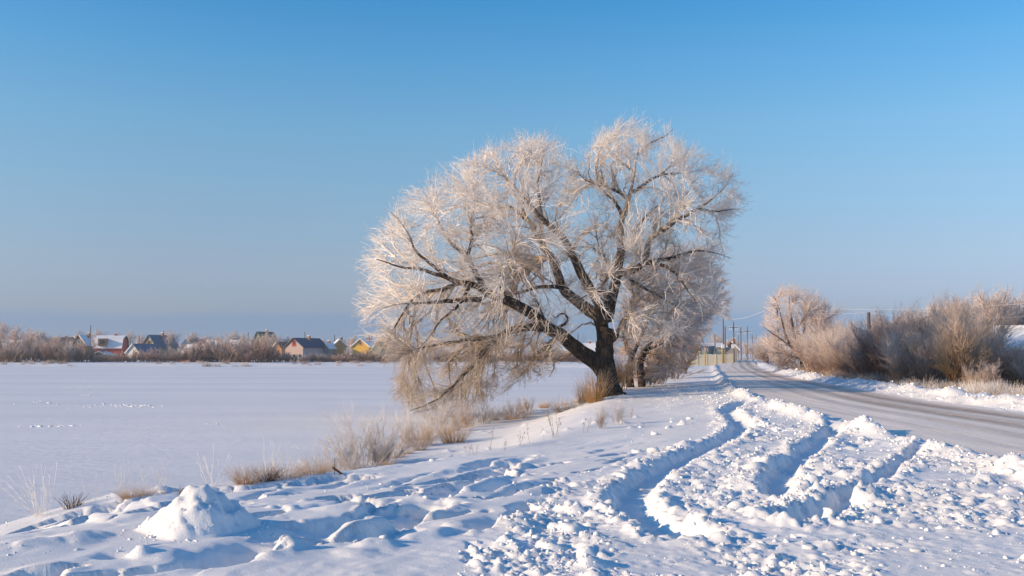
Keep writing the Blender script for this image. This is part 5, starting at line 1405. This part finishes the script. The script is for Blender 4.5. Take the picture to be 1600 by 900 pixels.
for px, py, lab in ((1129.5, 541, 'small white meter box on the tallest pole'), (1145.5, 541, 'small white meter box on the pole right of the fence')):
    q = at(px, py, 158.5)
    o = link_mesh('meter_box', py_mesh('meter_box', *box_geo(-0.22, 0.22, -0.12, 0.12, -0.3, 0.3)), MW['box_white'], None, q); setp(o, lab, 'box')
    link_mesh('lid', py_mesh('lid', *box_geo(-0.18, 0.18, -0.14, -0.122, -0.25, 0.25)), MW['insulator_white'], o)

# ------------------------------------------------------------------ utility poles and wires
def round_post(r0, r1, h, n=8):
    a = [i * 2 * math.pi / n for i in range(n)]
    V = [(r0 * math.cos(t), r0 * math.sin(t), -0.5) for t in a] + [(r1 * math.cos(t), r1 * math.sin(t), h) for t in a]
    F = [(i, (i + 1) % n, (i + 1) % n + n, i + n) for i in range(n)] + [tuple(range(2 * n - 1, n - 1, -1))[::-1]]
    return V, F
POLE_TOPS = {}
def pole(px, ty, D, label, arm=None, lean=0.0, r=0.13, key=None, brace=False, group=None):
    x = at(px, 500, D).x; z = H0(x, D); top = CAM_Z + (550 - ty) / FPX * D
    h = top - z
    o = empty('utility_pole', (x, D, z)); o.rotation_euler[1] = lean
    setp(o, label, 'pole', group)
    link_mesh('post', py_mesh('post', *round_post(r, r * 0.7, h)), M_WOODPOLE, o)
    if arm:
        drop, half = arm
        link_mesh('crossarm', py_mesh('crossarm', *box_geo(-half, half, -0.06, 0.06, h - drop - 0.06, h - drop + 0.06)), M_WOODPOLE, o).location = (0, -r, 0)
        for s in (-0.92, -0.5, 0.5, 0.92):
            link_mesh('insulator', py_mesh('insulator', *round_post(0.05, 0.04, 0.16, 6)), MW['insulator_white'], o, (s * half, -r, h - drop + 0.06)).scale = (1, 1, 0.9)
    if brace:
        q = link_mesh('brace', py_mesh('brace', *round_post(r * 0.8, r * 0.6, h * 0.97)), M_WOODPOLE, o, (1.6, 0, 0)); q.rotation_euler[1] = -0.2
    if key: POLE_TOPS[key] = (x + math.sin(lean) * h, D, z + h)
    return o
pole(1130, 497, 160, 'tallest bare pole above the pale fence', key='a')
pole(1132.7, 510, 175, 'shorter bare pole close behind the tallest one')
pole(1116.6, 522, 175, 'short pole left of the tallest one above the yellow and white house')
pole(1146, 503, 165, 'nearest cross-armed pole, directly right of the pale fence', arm=(0.95, 0.72), key='b')
pole(1157.3, 511, 215, 'second cross-armed pole down the road', arm=(1.1, 0.85), key='c')
pole(1167.5, 510, 245, 'third cross-armed pole down the road, standing taller than the second', arm=(1.2, 1.0), key='d')
pole(1175, 522, 330, 'fourth cross-armed pole down the road', arm=(1.3, 1.0), key='e')
pole(1181.3, 524, 370, 'fifth and farthest cross-armed pole down the road', arm=(1.3, 1.1), key='f')
pole(1189, 528, 400, 'farthest pole with a slanting brace where the road vanishes', brace=True, key='g')
pole(1153.3, 524, 330, 'faint thin pole between the first two cross-armed poles')
pole(1215, 474, 98, 'slim pole standing inside the fan of the pollard willow', arm=(0.5, 0.35), r=0.11, key='h')
pole(1357.5, 488, 70, 'pole top sticking up above the thicket right of the road', r=0.16, key='i')
for px, ty, lab in ((142, 508, 'tall thin pole left of the red house'), (256, 517, 'dark pole right of the pale green house'), (335, 530, 'short pole above the small snowy cabin'), (388, 519, 'thin pole left of the steep green house'),
                    (476.5, 519, 'thin pole behind the pinkish house'), (523, 523, 'thin pole beside the brown gabled cabin'), (581, 522, 'thin pole right of the yellow house'), (903, 521, 'thin pole left of the white building seen through the willow'),
                    (218, 524, 'pole left of the pale green house gable')):
    pole(px, ty, 300 if px < 600 else 290, lab, r=0.17)

def wire(p0, p1, sag, label, r=0.012):
    n = 14
    P = np.array([[p0[k] + (p1[k] - p0[k]) * t / n for k in range(3)] for t in range(n + 1)])
    t = np.linspace(0, 1, n + 1); P[:, 2] -= sag * 4 * t * (1 - t)
    V, Q = tubes(P[None], np.full((1, n + 1), r), 5)
    o = link_mesh('power_line', np_mesh('power_line', V, Q), M_WIRE); setp(o, label, 'wire', 'power lines along the road')
K = POLE_TOPS
hh = K['h']; ii = K['i']
wire((K['a'][0], K['a'][1], K['a'][2] - 0.1), (hh[0], hh[1], hh[2] - 0.1), 0.6, 'frosted wire from the tallest pole to the pole in the pollard willow', 0.02)
wire((hh[0], hh[1], hh[2] - 0.2), tuple(at(1680, 468, 60)), 0.5, 'upper frosted wire crossing the sky above the right thicket', 0.010)
wire((hh[0], hh[1], hh[2] - 0.45), (ii[0], ii[1], ii[2] + 0.0), 0.3, 'lower wire from the pollard willow pole to the pole top in the thicket', 0.008)
wire((ii[0], ii[1], ii[2] - 0.05), tuple(at(1700, 486, 58)), 0.4, 'wire running right from the pole top in the thicket', 0.008)
for s in (-0.92, 0.92):
    for a, b_ in (('b', 'c'), ('c', 'd'), ('d', 'e'), ('e', 'f')):
        wire((K[a][0] + s * 0.7, K[a][1], K[a][2] - 0.85), (K[b_][0] + s * 0.8, K[b_][1], K[b_][2] - 1.0), 0.5, 'wire strung between the cross-armed poles', 0.012)

# ------------------------------------------------------------------ thicket and trees round the village
random.seed(17)
for i in range(120):
    px = -30 + 960 * (i + random.random()) / 120
    D = random.uniform(250, 262)
    top = random.choice([543, 546, 549, 539, 550])
    if px < 110 or 290 < px < 430: top = random.choice([531, 528, 537, 541])
    if px < 45: top = random.choice([522, 530, 538])
    if 430 < px < 620: top = random.choice([543, 548, 551, 552])
    if 140 < px < 250 or 440 < px < 480 or 520 < px < 600: top = random.choice([549, 552, 554, 547])
    if 620 < px: top = random.choice([546, 549, 551])
    x = at(px, 560, D).x; z = H0(x, D)
    h = CAM_Z + (550 - top) / FPX * D - z
    m = random.choice([M_BRUSH, M_BRUSH_DARK, M_BRUSH_DARK, M_BRUSH_DARK])
    o = plant('shore_bush', 'leafless brown and frosted bush in the thicket along the far shore', 'bush', random.choice(FAR_SHRUBS), m, (x, D), max(h / 3.0, 0.45) * random.uniform(0.8, 1.3), sz=max(h / 3.0 * random.uniform(0.75, 1.2), 0.35), group='bushes in the thicket along the far shore')
for px, ty, wd in ((60, 514, 1), (8, 502, 1.3), (25, 506, 1.2), (45, 512, 1.1), (120, 515, 1), (155, 513, 0.9), (205, 516, 1), (220, 519, 1), (262, 517, 1), (270, 516, 1), (296, 518, 1), (300, 519, 1), (325, 523, 1), (365, 516, 1.2), (378, 520, 1.1), (415, 517, 1.2),
                   (425, 520, 1.1), (435, 523, 1), (448, 523, 1), (552, 521, 1), (563, 528, 1), (602, 523, 1), (618, 525, 1), (640, 528, 1), (680, 530, 1), (720, 533, 1), (760, 532, 1), (800, 533, 1), (850, 530, 1), (880, 528, 1), (938, 530, 1), (185, 519, 1), (240, 519, 1), (345, 524, 1), (505, 527, 1), (535, 526, 1), (-15, 505, 1.2), (90, 520, 1), (75, 518, 1)):
    VT = sorted([60, 8, 25, 45, 120, 155, 205, 220, 262, 270, 296, 300, 325, 365, 378, 415, 425, 435, 448, 552, 563, 602, 618, 640, 680, 720, 760, 800, 850, 880, 938, 185, 240, 345, 505, 535, -15, 90, 75])
    far_tree(px, ty, random.uniform(285, 340), 'bare frosted village tree across the lake, %s from the left' % ORD[VT.index(px)], 'bare frosted trees between the village houses', squash=wd)
for i in range(80):
    px = -20 + 980 * random.random()
    far_tree(px, random.uniform(526, 538), random.uniform(350, 480), 'dim bare tree far behind the village roofs', 'dim trees far behind the village', name='distant_tree', squash=1.3)
# reeds on the snowy strip of the far shore
for i in range(60):
    px = random.choice([random.uniform(0, 110), random.uniform(480, 940), random.uniform(480, 940), random.uniform(230, 480)])
    D = random.uniform(220, 236); x = at(px, 560, D).x
    plant('shore_reed_clump', 'tan and dark reed clump on the snowy strip of the far shore', 'reed', random.choice(LOWWEED), random.choice([M_GRASS_TAN, M_GRASS_DARK, M_BRUSH]), (x, D), random.uniform(0.8, 1.6), group='reed clumps on the far shore')
for px, py, lab in ((371, 573, 'dark bush stub on the far lake edge, left of two'), (386, 573, 'dark bush stub on the far lake edge, right of two')):
    D = 219; x = at(px, py, D).x
    plant('dark_shore_tuft', lab, 'grass tuft', DARK[0], M_GRASS_DARK, (x, D), 4.5)
# far-off wood closing the horizon
def far_wood():
    me = FAR_TREES[0][1]
    v = np.empty(len(me.vertices) * 3, np.float32); me.vertices.foreach_get('co', v); v = v.reshape(-1, 3)
    bag = Bag(); 
    A = np.random.default_rng(2)
    n = 420
    x = A.uniform(-620, 900, n); y = A.uniform(700, 900, n); x = x
    P = []; R = []
    for i in range(n):
        h = A.uniform(5, 9); m = 34
        o = np.stack([x[i] + A.normal(size=m) * 3.0, y[i] + A.normal(size=m) * 2.0, np.full(m, -0.3) + A.random(m) * h * 0.3], 1)
        d = unit(np.stack([A.normal(size=m) * 0.4, A.normal(size=m) * 0.4, np.ones(m)], 1)) * (h * A.uniform(0.35, 0.75, m))[:, None]
        P.append(np.stack([o, o + d], 1)); R.append(np.full((m, 2), 0.16))
    bag.spike(np.concatenate(P), np.concatenate(R), 0.35)
    o = link_mesh('far_wood', bag.mesh('far_wood'), M_BRUSH); setp(o, 'low far-off belt of bare woodland along the horizon', 'wood', kind='stuff')
far_wood()

# broken stake on the bank
p = g(537, 741); st = empty('broken_stake', (p[0], p[1], H0(*p) - 0.02), 0.4); setp(st, 'broken brown stake leaning at the tan tufts with a thin upright stick', 'stake')
o = link_mesh('stake', py_mesh('stake', *box_geo(-0.018, 0.018, -0.018, 0.018, -0.1, 0.26)), cmat('stake_wood', (0.16, 0.07, 0.03), scale=20), st); o.rotation_euler = (0.2, -0.95, 0)
o = link_mesh('stick', py_mesh('stick', *round_post(0.008, 0.005, 0.3, 6)), M_WEED if False else M_WOODPOLE, st, (-0.16, 0, 0.1)); o.scale = (1, 1, 0.7)

# ------------------------------------------------------------------ frosty air
hz = box_geo(-900, 900, -120, 1000, -3.2, 22.0)
hm = py_mesh('haze', *hz)
M_HAZE = bpy.data.materials.new('haze'); M_HAZE.use_nodes = True
nt = M_HAZE.node_tree; nt.nodes.remove(nt.nodes['Principled BSDF'])
pv = nt.nodes.new('ShaderNodeVolumePrincipled'); pv.inputs['Color'].default_value = (0.80, 0.88, 1.0, 1); pv.inputs['Density'].default_value = 0.00045
pv.inputs['Anisotropy'].default_value = 0.2
nt.links.new(pv.outputs[0], nt.nodes['Material Output'].inputs['Volume'])
o = link_mesh('haze', hm, M_HAZE); setp(o, 'thin frosty haze over the lake and village', 'haze', kind='stuff')
